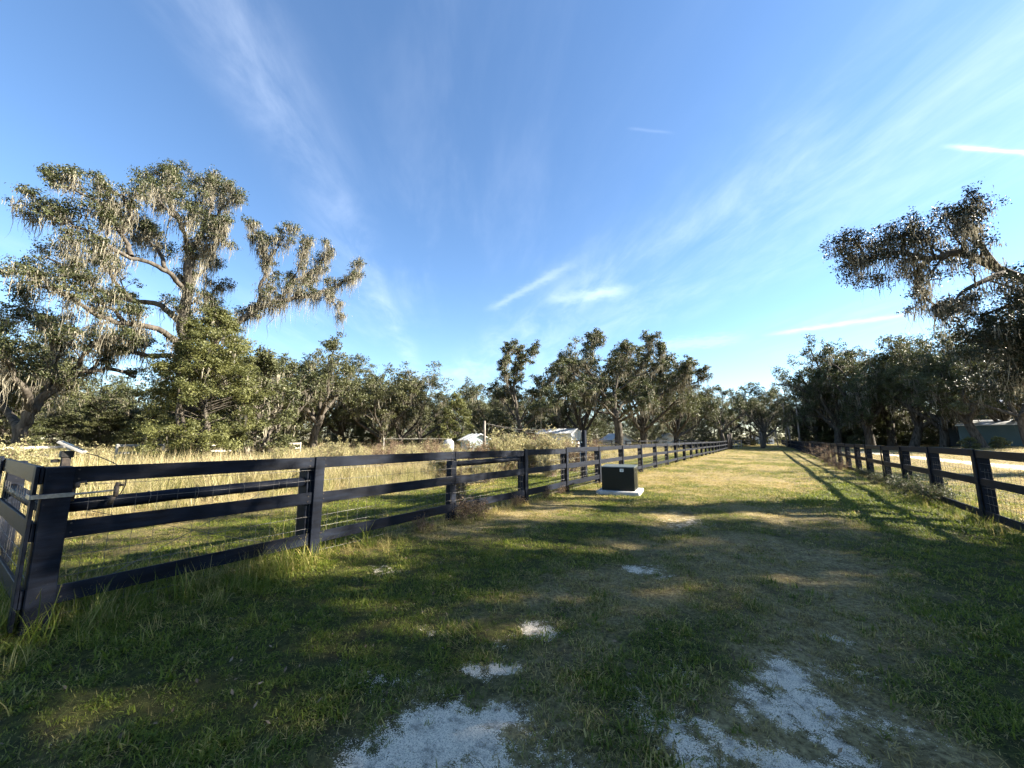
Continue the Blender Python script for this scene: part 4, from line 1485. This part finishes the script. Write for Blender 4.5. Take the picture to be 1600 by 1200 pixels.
# ---- two drawn oaks of the middle group
def middle_oaks():
    limbs = [
        ([(815, 712, 0), (812, 670, 0), (806, 630, .2), (803, 600, .3), (812, 570, .2), (808, 545, 0)], 0.29, 0.08, 1.69, 1.86, 0.45, 0.70, 0.45),
        ([(806, 632, .2), (793, 600, -1), (788, 570, -1.6), (795, 548, -2)], 0.12, 0.05, 1.56, 2.57, 0.42, 0.70, 0.35),
        ([(810, 575, .2), (825, 560, 1.2), (838, 548, 1.8)], 0.08, 0.04, 1.30, 2.57, 0.38, 0.60, 0.20),
        ([(812, 660, 0), (830, 628, -.6), (850, 605, -1), (866, 588, -1.4), (874, 577, -1.6)], 0.14, 0.05, 1.69, 2.29, 0.42, 0.90, 0.20),
        ([(814, 670, 0), (800, 645, 2.5), (785, 625, 4), (775, 615, 5)], 0.14, 0.05, 2.47, 2.29, 0.53, 0.50, 0.20),
        ([(814, 672, 0), (838, 650, -3), (858, 635, -4.5), (885, 612, -5)], 0.14, 0.05, 2.47, 2.00, 0.53, 0.70, 0.20),
    ]
    T, org = drawn_tree(51, (815,), 48, limbs, .3, None)
    place_tree('live_oak', 'ragged oak with a lopsided top rising above the weeds left of the big group', T.meshes(M['oak_leaf'], 90, .17, dict(L=(.35, 1.7), strands=10, width=.024), thin=.6, cap=40000), org, group=G2)
    limbs = [
        ([(968, 712, 0), (966, 670, 0), (960, 640, .2), (958, 615, .3)], .62, .38, 0, 0, 0, 0, 0),
        ([(960, 640, .2), (935, 605, -1), (915, 570, -2), (925, 545, -2.2), (930, 530, -2.4)], 0.19, 0.06, 2.21, 2.29, 0.47, 0.80, 0.25),
        ([(935, 605, -1), (905, 590, -3), (885, 570, -4), (878, 582, -4.8)], 0.14, 0.05, 1.95, 2.29, 0.45, 0.90, 0.25),
        ([(958, 618, .3), (968, 580, 1), (985, 555, 1.6), (975, 540, 2)], 0.17, 0.06, 2.08, 2.29, 0.45, 0.80, 0.25),
        ([(958, 618, .3), (990, 590, -1), (1008, 560, -1.6), (1018, 528, -2)], 0.17, 0.05, 1.82, 2.57, 0.42, 0.90, 0.25),
        ([(990, 590, -1), (1020, 575, -2.4), (1035, 555, -3), (1030, 542, -3)], 0.11, 0.05, 1.56, 2.43, 0.40, 0.90, 0.20),
        ([(966, 660, 0), (1000, 640, -2), (1035, 615, -3.2), (1065, 590, -3.8), (1074, 570, -4)], 0.19, 0.05, 1.69, 2.29, 0.42, 0.95, 0.25),
        ([(1035, 615, -3.2), (1065, 605, -2.4), (1090, 595, -2), (1094, 582, -2)], 0.10, 0.04, 1.43, 2.43, 0.38, 0.90, 0.10),
        ([(962, 650, .2), (925, 640, 2.5), (895, 625, 4), (880, 600, 5)], 0.18, 0.06, 2.60, 2.15, 0.51, 0.80, 0.25),
        ([(962, 650, .2), (985, 620, 4), (1020, 600, 6), (1045, 590, 7)], 0.18, 0.06, 2.60, 2.00, 0.51, 0.80, 0.25),
        ([(964, 655, .2), (940, 630, -4), (920, 615, -6), (905, 618, -7)], 0.16, 0.06, 2.47, 2.00, 0.49, 0.90, 0.25),
        ([(964, 655, .2), (985, 640, -4.5), (1000, 625, -7), (1015, 628, -8)], 0.16, 0.06, 2.47, 2.00, 0.49, 0.90, 0.25),
    ]
    T, org = drawn_tree(52, (968,), 54, limbs, .3, None)
    place_tree('live_oak', 'widest moss hung oak in the middle distance behind the dark utility cabinet', T.meshes(M['oak_leaf'], 90, .17, dict(L=(.4, 2.0), strands=10, width=.026), thin=.6, cap=85000), org, group=G2)


middle_oaks()

# dense understorey along the edge of the woods
ORD = ('first', 'second', 'third', 'fourth', 'fifth', 'sixth', 'seventh', 'eighth', 'ninth', 'tenth', 'eleventh', 'twelfth', 'thirteenth', 'fourteenth', 'fifteenth', 'sixteenth',
       'seventeenth', 'eighteenth', 'nineteenth', 'twentieth', 'twenty first', 'twenty second', 'twenty third', 'twenty fourth')
UNDER = ((20, 640, 50, 0), (105, 650, 52, 1), (175, 645, 50, 0), (245, 640, 47, 0), (360, 640, 45, 0), (455, 650, 50, 1), (545, 640, 56, 0), (585, 648, 54, 0), (640, 640, 62, 1), (775, 640, 62, 0),
         (830, 650, 60, 1), (900, 655, 72, 0), (928, 655, 78, 1), (1005, 655, 80, 0), (1035, 660, 72, 0), (1075, 655, 88, 1), (1108, 655, 74, 0), (1262, 640, 106, 0), (1280, 635, 108, 0), (1300, 645, 104, 0),
         (1320, 632, 106, 1), (1345, 640, 108, 0), (1365, 640, 100, 0), (1385, 640, 104, 1), (1420, 645, 102, 0), (1455, 655, 104, 1))
count = {}
for k, (x, top, d, kd) in enumerate(UNDER):
    p = at(x, top, d)
    g = float(gz(p[0], p[1]))
    s = (p[2] - g) / (10, 9)[kd]
    where = 'under the left woods' if x < 760 else 'under the middle oaks' if x < 1200 else 'under the right row of oaks'
    count[where] = count.get(where, 0) + 1
    place_tree('understorey_tree', '%s dark bush from the left in the shade %s' % (ORD[count[where] - 1], where), BUSH[kd], (p[0], p[1], g), k * 1.7, (s * 1.35, s * 1.35, s), 'understorey ' + where)
# the far wood that closes the view: one mass, nobody could count it
def joined(name, parts):
    V, Q, mi, tn, mats, n = [], [], [], [], [], 0
    for i, (_, me) in enumerate(parts):
        nv, nf = len(me.vertices), len(me.polygons)
        v = np.empty(nv * 3, np.float32)
        me.vertices.foreach_get('co', v)
        q = np.empty(nf * 4, np.int32)
        me.loops.foreach_get('vertex_index', q)
        t = np.zeros(nv, np.float32)
        if 'tone' in me.attributes:
            me.attributes['tone'].data.foreach_get('value', t)
        V.append(v.reshape(-1, 3)); Q.append(q.reshape(-1, 4) + n); mi.append(np.full(nf, i)); tn.append(t)
        mats.append(me.materials[0])
        n += nv
    me = mesh_np(name, np.concatenate(V), [np.concatenate(Q)], mats, False, {'tone': np.concatenate(tn)})
    me.polygons.foreach_set('material_index', np.concatenate(mi).astype(np.int32))
    return me


def far_woods():
    protos = [OAK[0], OAK[3], OAK[2], OAK[1]] + BUSH
    hs = [15, 17, 14, 16, 10, 9]
    coll = proto_collection('far_wood_tree', [joined('far_wood_tree', q) for q in protos])
    P, R, S, I = [], [], [], []
    for k, x in enumerate(range(-300, 1900, 62)):
        d = 118 + 12 * math.sin(x * .037) + 8 * math.sin(x * .11)
        top = (604 if x < 780 else 620) + 14 * math.sin(x * .021 + 1) + 10 * math.sin(x * .083)
        if 1190 < x < 1250:
            d, top = 185, 646
        p = at(x, top, d)
        g = float(gz(p[0], p[1]))
        P.append((p[0], p[1], g)); R.append(k * 2.1); I.append(k % 4); S.append((p[2] - g) / hs[k % 4] * 1.08)
    for k, x in enumerate(range(-300, 1900, 30)):
        d = 106 + 9 * math.sin(x * .05)
        if 1180 < x < 1260:
            d = 170
        p = at(x, 652 + 10 * math.sin(x * .09), d)
        g = float(gz(p[0], p[1]))
        P.append((p[0], p[1], g)); R.append(k * 1.9); I.append(4 + k % 2); S.append((p[2] - g) / hs[4 + k % 2] * 1.25)
    n = len(P)
    scatter('far_woods', P, np.array(R), np.zeros((n, 2)), S, I, np.zeros(n), coll, 'far off band of oak woods that closes the view', 'woods', M['oak_leaf'])


far_woods()


# trees beside the lane on the right, out of the picture, that shade the lane
def shade_tree(x, y, H, kind, label, rot, wide=1.0):
    g = float(gz(x, y))
    s = H / OAK_H[kind]
    place_tree('live_oak', label, OAK[kind], (x, y, g), rot, (s * wide, s * wide, s), 'oaks beside the lane that shade the grass')


SHADE_LABEL = 'roadside oak on the right of the lane whose shade covers the near grass'
shade_tree(12.8, 8.0, 14, 3, SHADE_LABEL, .4, .85)
shade_tree(16.5, 15.4, 18, 3, SHADE_LABEL, 1.9, .66)
shade_tree(17.5, 11.6, 17, 0, SHADE_LABEL, 2.2, .72)
shade_tree(15.2, 3.4, 15, 2, SHADE_LABEL, 1.2, .82)
shade_tree(19.5, 9.5, 16, 3, SHADE_LABEL, 3.2, .8)
shade_tree(14.8, 31.0, 12, 3, SHADE_LABEL, 5.2, .45)


# ---- weeds and bushes
def twiggy(seed, H, R, n, leaf, per, size, cl=.16, stem=.010, mat='twig'):
    T = Tree(seed)
    r = T.r
    for i in range(n):
        a = r.uniform(0, 6.28)
        ti = r.uniform(.05, 1.0)
        b = np.array([r.normal(0, R * .18), r.normal(0, R * .18), -.05])
        P = T.path(b, (math.cos(a) * ti * R / H * 1.3, math.sin(a) * ti * R / H * 1.3, 1), H * r.uniform(.55, 1.1), 6, .16, .0)
        T.limb(P, stem, stem * .3, 4)
        for q in range(4):
            j = int(r.integers(2, 6))
            S = T.path(P[j], r.normal(0, .6, 3) + np.array([0, 0, .7]), H * r.uniform(.12, .3), 3, .3, 0)
            T.limb(S, stem * .5, stem * .2, 3)
            T.clumps.append((S[-1], cl * r.uniform(.6, 1.3)))
            T.clumps.append((S[1], cl * r.uniform(.4, 1)))
    parts = T.meshes(M[leaf], per, size, None, .9)
    parts[0][1].materials[0] = M[mat]
    parts[0] = ('stems', parts[0][1])
    parts[1] = ('leaves', parts[1][1])
    return parts


def put(name, label, parts, x, y, rot=0., s=1.0, group=None, cat='bush', sz=None):
    return place_tree(name, label, parts, (x, y, float(gz(x, y))), rot, (s, s, sz or s), group, cat)


W_YEL = twiggy(61, 1.7, 1.3, 60, 'weed_leaf', 16, .075)
W_YEL2 = twiggy(62, 1.5, 1.5, 60, 'weed_leaf', 14, .07)
W_DEAD = twiggy(63, 1.7, 1.1, 55, 'dead_leaf', 9, .06)
WEEDS = [(530, 21, .95, 0), (565, 23, 1.0, 1), (600, 20, .9, 2), (640, 22, 1.05, 1), (672, 24, 1.05, 2), (705, 20, .85, 2), (745, 19, 1.0, 2), (775, 20, 1.15, 0), (800, 21, 1.25, 0), (828, 22, 1.3, 1),
         (855, 21, 1.25, 0), (880, 23, 1.3, 1), (895, 20, 1.0, 2), (925, 26, 1.05, 2), (490, 26, .9, 1), (440, 24, .75, 0), (40, 20, .85, 0), (5, 22, .95, 0), (85, 26, .8, 1), (715, 10.5, .55, 2), (700, 17, .8, 0),
         (760, 15, .62, 0), (860, 17, .75, 0), (150, 27, .8, 0), (330, 27, .7, 1), (-30, 20, .9, 0), (620, 26, 1.0, 2), (840, 25, 1.3, 2), (810, 25, 1.3, 1)]
cnt = [0, 0]
for k, (x, d, sc, kd) in enumerate(sorted(WEEDS)):
    p = at(x, 686, d)
    dead = kd == 2
    o_ = ORD[cnt[dead]]
    cnt[dead] += 1
    lab = ('%s brown dead weed bush from the left in the straw grass field' if dead else '%s yellow green weed bush from the left in the straw grass field') % o_
    put('dead_weed_bush' if dead else 'goldenrod_bush', lab, (W_YEL, W_YEL2, W_DEAD)[kd], p[0], p[1], k * 1.3, sc, 'dead weed bushes in the left field' if dead else 'weed bushes in the left field')
put('bare_bush', 'pinkish brown twiggy bare bush leaning on the right fence', twiggy(64, 2.0, 1.5, 70, 'dead_leaf', 3, .05, .12), 3.0, 31.0, .5, .75)
put('bare_bush', 'lower tangled dry bush in front of the twiggy bush at the right fence', twiggy(65, 1.3, 1.2, 60, 'dead_leaf', 5, .05, .12), 3.1, 27.5, .2, .55)
# vines and briars on the right fence
VINE = [twiggy(66 + i, .9, .8, 34, 'dark_leaf', 7, .055, .13, .005, 'twig') for i in range(2)]
for i, (y, s) in enumerate(((14.2, .95), (15.2, 1.15), (16.2, 1.05), (17.3, 1.0), (18.3, .8), (20.0, .8), (22.0, .75), (24.0, .8))):
    put('briar', ('dark leafy briar growing over the lowest right fence board, %s' % ('nearest of its row', 'second of its row', 'third of its row', 'fourth of its row', 'fifth of its row', 'sixth of its row', 'seventh of its row', 'farthest of its row')[i]),
        VINE[i % 2], 3.46 + .06 * math.sin(i * 2), y, i * 1.1, s * .72, 'briars along the right fence', 'briar')
VINE2 = twiggy(70, .55, .5, 26, 'dead_leaf', 4, .045, .1, .004)
for i, (y, s) in enumerate(((6.0, 1.0), (6.6, .8), (5.0, .6), (8.0, .6), (9.6, .7), (10.6, .6))):
    put('dry_vine', 'dry vine on the left fence, %s' % ('at the post without a cover board', 'just past the post without a cover board', 'before the post without a cover board', 'by the second braced post', 'short of the cabinet', 'beside the cabinet')[i],
        VINE2, -5.2 + .05 * math.sin(i), y, i * 1.7, s, 'dry vines on the left fence', 'vine')
p = at(1513, 686, 76)
put('yellow_shrub', 'bright yellow green shrub by the dark shed', bushy_tree(81, 1.3, 1.0, 'bright_leaf', 40, .16, 30, .35, 2500), p[0], p[1], 0, 1.0, None, 'shrub')
p = at(1562, 686, 76)
put('yellow_shrub', 'bright yellow green shrub by the teal barn wall', bushy_tree(82, 1.3, .9, 'bright_leaf', 40, .16, 30, .35, 2500), p[0], p[1], 1, 1.0, None, 'shrub')


# ------------------------------------------------------------------ buildings and far things
def gable(mb_w, mb_r, w, d, h, rise, over=.3, th=.06):
    """walls with gable ends along y, roof ridge along y; returns both"""
    hw, hd = w / 2, d / 2
    V = [(-hw, -hd, -.2), (hw, -hd, -.2), (hw, hd, -.2), (-hw, hd, -.2), (-hw, -hd, h), (hw, -hd, h), (hw, hd, h), (-hw, hd, h), (0, -hd, h + rise), (0, hd, h + rise)]
    mb_w.add(V, [(0, 1, 5, 4), (1, 2, 6, 5), (2, 3, 7, 6), (3, 0, 4, 7)], [(4, 5, 8), (6, 7, 9)])
    sl = rise / hw
    for s in (-1, 1):
        x0, z0 = s * (hw + over), h - over * sl + .03
        x1, z1 = 0, h + rise + .03
        a, b = -hd - over, hd + over
        V = [(x0, a, z0), (x1, a, z1), (x1, b, z1), (x0, b, z0), (x0, a, z0 + th), (x1, a, z1 + th), (x1, b, z1 + th), (x0, b, z0 + th)]
        mb_r.add(V, [(0, 1, 2, 3), (7, 6, 5, 4), (0, 4, 5, 1), (2, 6, 7, 3), (0, 3, 7, 4), (1, 5, 6, 2)])


def ribs(t, w, d, h, rise, over=.3, step=.9, mat='metal_roof'):
    mb = MB()
    hw = w / 2
    sl = math.atan2(rise, hw)
    L = math.hypot(hw + over, rise + over * rise / hw)
    for s in (-1, 1):
        R = np.array(Matrix.Rotation(s * sl, 3, 'Y'))
        for y in np.arange(-d / 2 - over + .1, d / 2 + over, step):
            mb.box((s * (hw + over) / 2, y, h + rise / 2 - over * rise / hw / 2 + .115), (L, .05, .04), R)
    return mb.mesh('roof_ribs', M[mat])


def building(name, label, x, d, w, dp, h, rise, rotz, wall, roof, doors=(), windows=(), lean=None):
    p = at(x, 686, d)
    t = thing(name, label, 'building', (p[0], p[1], float(gz(p[0], p[1]))), rotz)
    a, b = MB(), MB()
    gable(a, b, w, dp, h, rise)
    link('wall', a.mesh('wall', M[wall]), t)
    ro = link('roof', b.mesh('roof', M[roof]), t)
    link('roof_ribs', ribs(t, w, dp, h, rise, mat=roof), ro)
    mb = MB()
    for yy in np.arange(-dp / 2 + .3, dp / 2, .6):
        for s in (-1, 1):
            mb.box((s * (w / 2 + .012), yy, h / 2), (.024, .05, h))
    for xx in np.arange(-w / 2 + .3, w / 2, .6):
        for s in (-1, 1):
            mb.box((xx, s * (dp / 2 + .012), h / 2), (.05, .024, h))
    link('siding_ribs', mb.mesh('siding_ribs', M[wall]), t)
    for side, u, z, ww, hh, mt, fm in list(doors) + list(windows):
        nm = 'door' if (side, u, z, ww, hh, mt, fm) in doors else 'window'
        if side in 'fb':
            s = -1 if side == 'f' else 1
            c, sz, fr = (u, s * (dp / 2 + .03), z), (ww, .06, hh), (ww + .24, .05, hh + .24)
        else:
            s = -1 if side == 'l' else 1
            c, sz, fr = (s * (w / 2 + .03), u, z), (.06, ww, hh), (.05, ww + .24, hh + .24)
        o = link(nm, MB().box(c, sz).mesh(nm, M[mt]), t)
        link('frame', MB().box((c[0] * 1.0, c[1], c[2]), fr).mesh('frame', M[fm]), o)
    if lean:
        # lean-to with its own low roof on the front side
        side, L, dd, hh = lean
        mw, mr = MB(), MB()
        y0 = -dp / 2
        mw.box((0, y0 - dd / 2, hh / 2 - .3), (L, dd, hh - .2))
        V = [(-L / 2 - .2, y0 - dd - .3, hh - .35), (L / 2 + .2, y0 - dd - .3, hh - .35), (L / 2 + .2, y0 - .03, hh + .45), (-L / 2 - .2, y0 - .03, hh + .45)]
        V += [(q[0], q[1], q[2] + .08) for q in V]
        mr.add(V, [(3, 2, 1, 0), (4, 5, 6, 7), (0, 1, 5, 4), (1, 2, 6, 5), (2, 3, 7, 6), (3, 0, 4, 7)])
        link('lean_to_wall', mw.mesh('lean_to_wall', M[wall]), t)
        link('lean_to_roof', mr.mesh('lean_to_roof', M[roof]), t)
    return t


def face(x, d):
    """rotation that turns a building's front (-y) to the lane's near end"""
    p = at(x, 686, d)
    return math.atan2(p[1], p[0]) - math.pi / 2


building('shed', 'pale blue metal shed with white roof behind the weeds', 742, 40, 2.2, 2.0, 1.55, .5, face(742, 40) + .5, 'blue_wall', 'metal_roof')
building('long_shed', 'long low building with white metal roof seen above the weeds', 874, 54, 3.0, 5.0, 2.35, .55, face(874, 54) + 1.1, 'white_wall', 'metal_roof')
building('barn', 'teal barn with white metal roof and lower lean-to at the right edge', 1672, 100, 11, 22, 6.0, 1.6, face(1672, 100) + math.radians(90), 'teal_wall', 'metal_roof', lean=None)
p = at(1648, 686, 88)
t = thing('lean_to_shed', 'low teal open shed with white roof standing before the teal barn', 'building', (p[0], p[1], float(gz(p[0], p[1]))), face(1648, 88))
link('wall', MB().box((0, 0, 1.3), (16, 5, 3.0)).mesh('wall', M['teal_wall']), t)
V = [(-8.2, -2.9, 2.75), (8.2, -2.9, 2.75), (8.2, 2.7, 3.6), (-8.2, 2.7, 3.6)]
V += [(q[0], q[1], q[2] + .1) for q in V]
link('roof', MB().add(V, [(3, 2, 1, 0), (4, 5, 6, 7), (0, 1, 5, 4), (1, 2, 6, 5), (2, 3, 7, 6), (3, 0, 4, 7)]).mesh('roof', M['metal_roof']), t)
building('dark_shed', 'dark shed with white trimmed doorway between the oaks on the right', 1510, 96, 4.8, 6, 3.6, 1.1, face(1510, 96), 'dark_wall', 'metal_roof', doors=[('f', .7, 1.1, 2.0, 2.2, 'glass', 'white_wall')])
building('white_house', 'white house glimpsed between the trunks of the right row', 1440, 118, 14, 9, 3.0, 1.6, face(1440, 118), 'white_wall', 'metal_roof', windows=[('f', -3, 1.6, 1.2, 1.3, 'glass', 'white_wall'), ('f', 2.5, 1.6, 1.2, 1.3, 'glass', 'white_wall')])
building('far_house', 'small white house at the far end of the lane', 1187, 160, 8, 7, 2.2, 1.2, face(1187, 160), 'white_wall', 'metal_roof')
building('farm_shed', 'low white roofed shed under the widest mossy oak', 962, 66, 3.0, 5, 1.5, .9, face(962, 66) + .4, 'white_wall', 'metal_roof')
building('farm_shed', 'white peaked shed behind the dark paddock fence', 1042, 72, 3.2, 4, 1.4, 1.1, face(1042, 72) + .2, 'white_wall', 'metal_roof')

p = at(701, 686, 38)
t = thing('water_tank', 'round white water tank among the weeds beside the pale shed', 'tank', (p[0], p[1], float(gz(p[0], p[1]))))
prof = [(.50, 0), (.52, .1), (.52, 1.1), (.49, 1.3), (.38, 1.48), (.2, 1.57), (.1, 1.6)]
n = 24
V = [(r_ * math.cos(2 * math.pi * j / n), r_ * math.sin(2 * math.pi * j / n), z_) for r_, z_ in prof for j in range(n)]
Q = [(i * n + j, i * n + (j + 1) % n, (i + 1) * n + (j + 1) % n, (i + 1) * n + j) for i in range(len(prof) - 1) for j in range(n)]
link('shell', MB().add(V, Q).mesh('shell', M['tank'], True), t)
link('lid', MB().tube([(0, 0, 1.58), (0, 0, 1.64)], .14, 16).mesh('lid', M['black'], True), t)


def utility_pole(label, x, d, h, arm=True, wires=(), name='utility_pole', lean=(0, 0)):
    p = at(x, 686, d)
    g = float(gz(p[0], p[1]))
    t = thing(name, label, 'pole', (p[0], p[1], g))
    link('pole', MB().tube([(0, 0, -.4), (lean[0] * .5, lean[1] * .5, h / 2), (lean[0], lean[1], h)], [.14, .12, .09], 10).mesh('pole', M['polewood'], True), t)
    if arm:
        f = face(x, d)
        ca = link('crossarm', MB().box((lean[0], lean[1], h - .35), (1.5, .09, .11), np.array(Matrix.Rotation(f, 3, 'Z')), .01).mesh('crossarm', M['polewood']), t)
        for s in (-.65, 0, .65):
            q = Matrix.Rotation(f, 3, 'Z') @ Vector((s, 0, 0))
            link('insulator', MB().tube([(q.x, q.y, h - .29), (q.x, q.y, h - .16)], [.03, .022], 8).mesh('insulator', M['black'], True), ca)
    for (x2, d2, z2) in wires:
        e = at(x2, 686, d2)
        A = np.array([0, 0, h - .2])
        B = np.array([e[0] - p[0], e[1] - p[1], z2])
        P = [A + (B - A) * u - np.array([0, 0, 1.2 * 4 * u * (1 - u) * .35]) for u in np.linspace(0, 1, 9)]
        link('wire', MB().tube(P, .012, 5).mesh('wire', M['wire'], True), t)


utility_pole('short power pole with sagging wires behind the pale blue shed', 757, 36, 3.3, False, ((868, 46, 2.9), (868, 47, 2.5), (735, 46, 2.4), (880, 52, 3.1)))
utility_pole('tall wooden pole standing by the far end of the lane', 1229, 100, 9.5, True)
utility_pole('leaning pole in front of the trees right of the tall pole', 1236, 92, 5.5, False, lean=(-.4, 0))
utility_pole('pale slim pole at the left end of the right row of oaks', 1249, 84, 7.0, False)
# entrance arch at the far end
p = at(1201, 686, 98)
t = thing('entrance_arch', 'slim wooden entrance arch of posts and crossbar at the end of the lane', 'arch', (p[0], p[1], float(gz(p[0], p[1]))), face(1201, 98))
for x, dx in ((-1.5, 0), (-1.2, -.05), (1.25, .35)):
    link('post', MB().tube([(x + dx, 0, -.2), (x + dx * .4, 0, 1.6), (x - dx * .3, 0, 3.5)], [.10, .09, .08], 8).mesh('post', M['polewood'], True), t)
link('crossbar', MB().tube([(-1.7, -.1, 3.0), (0, -.1, 3.15), (1.4, -.1, 3.4)], .06, 8).mesh('crossbar', M['greywood'], True), t)
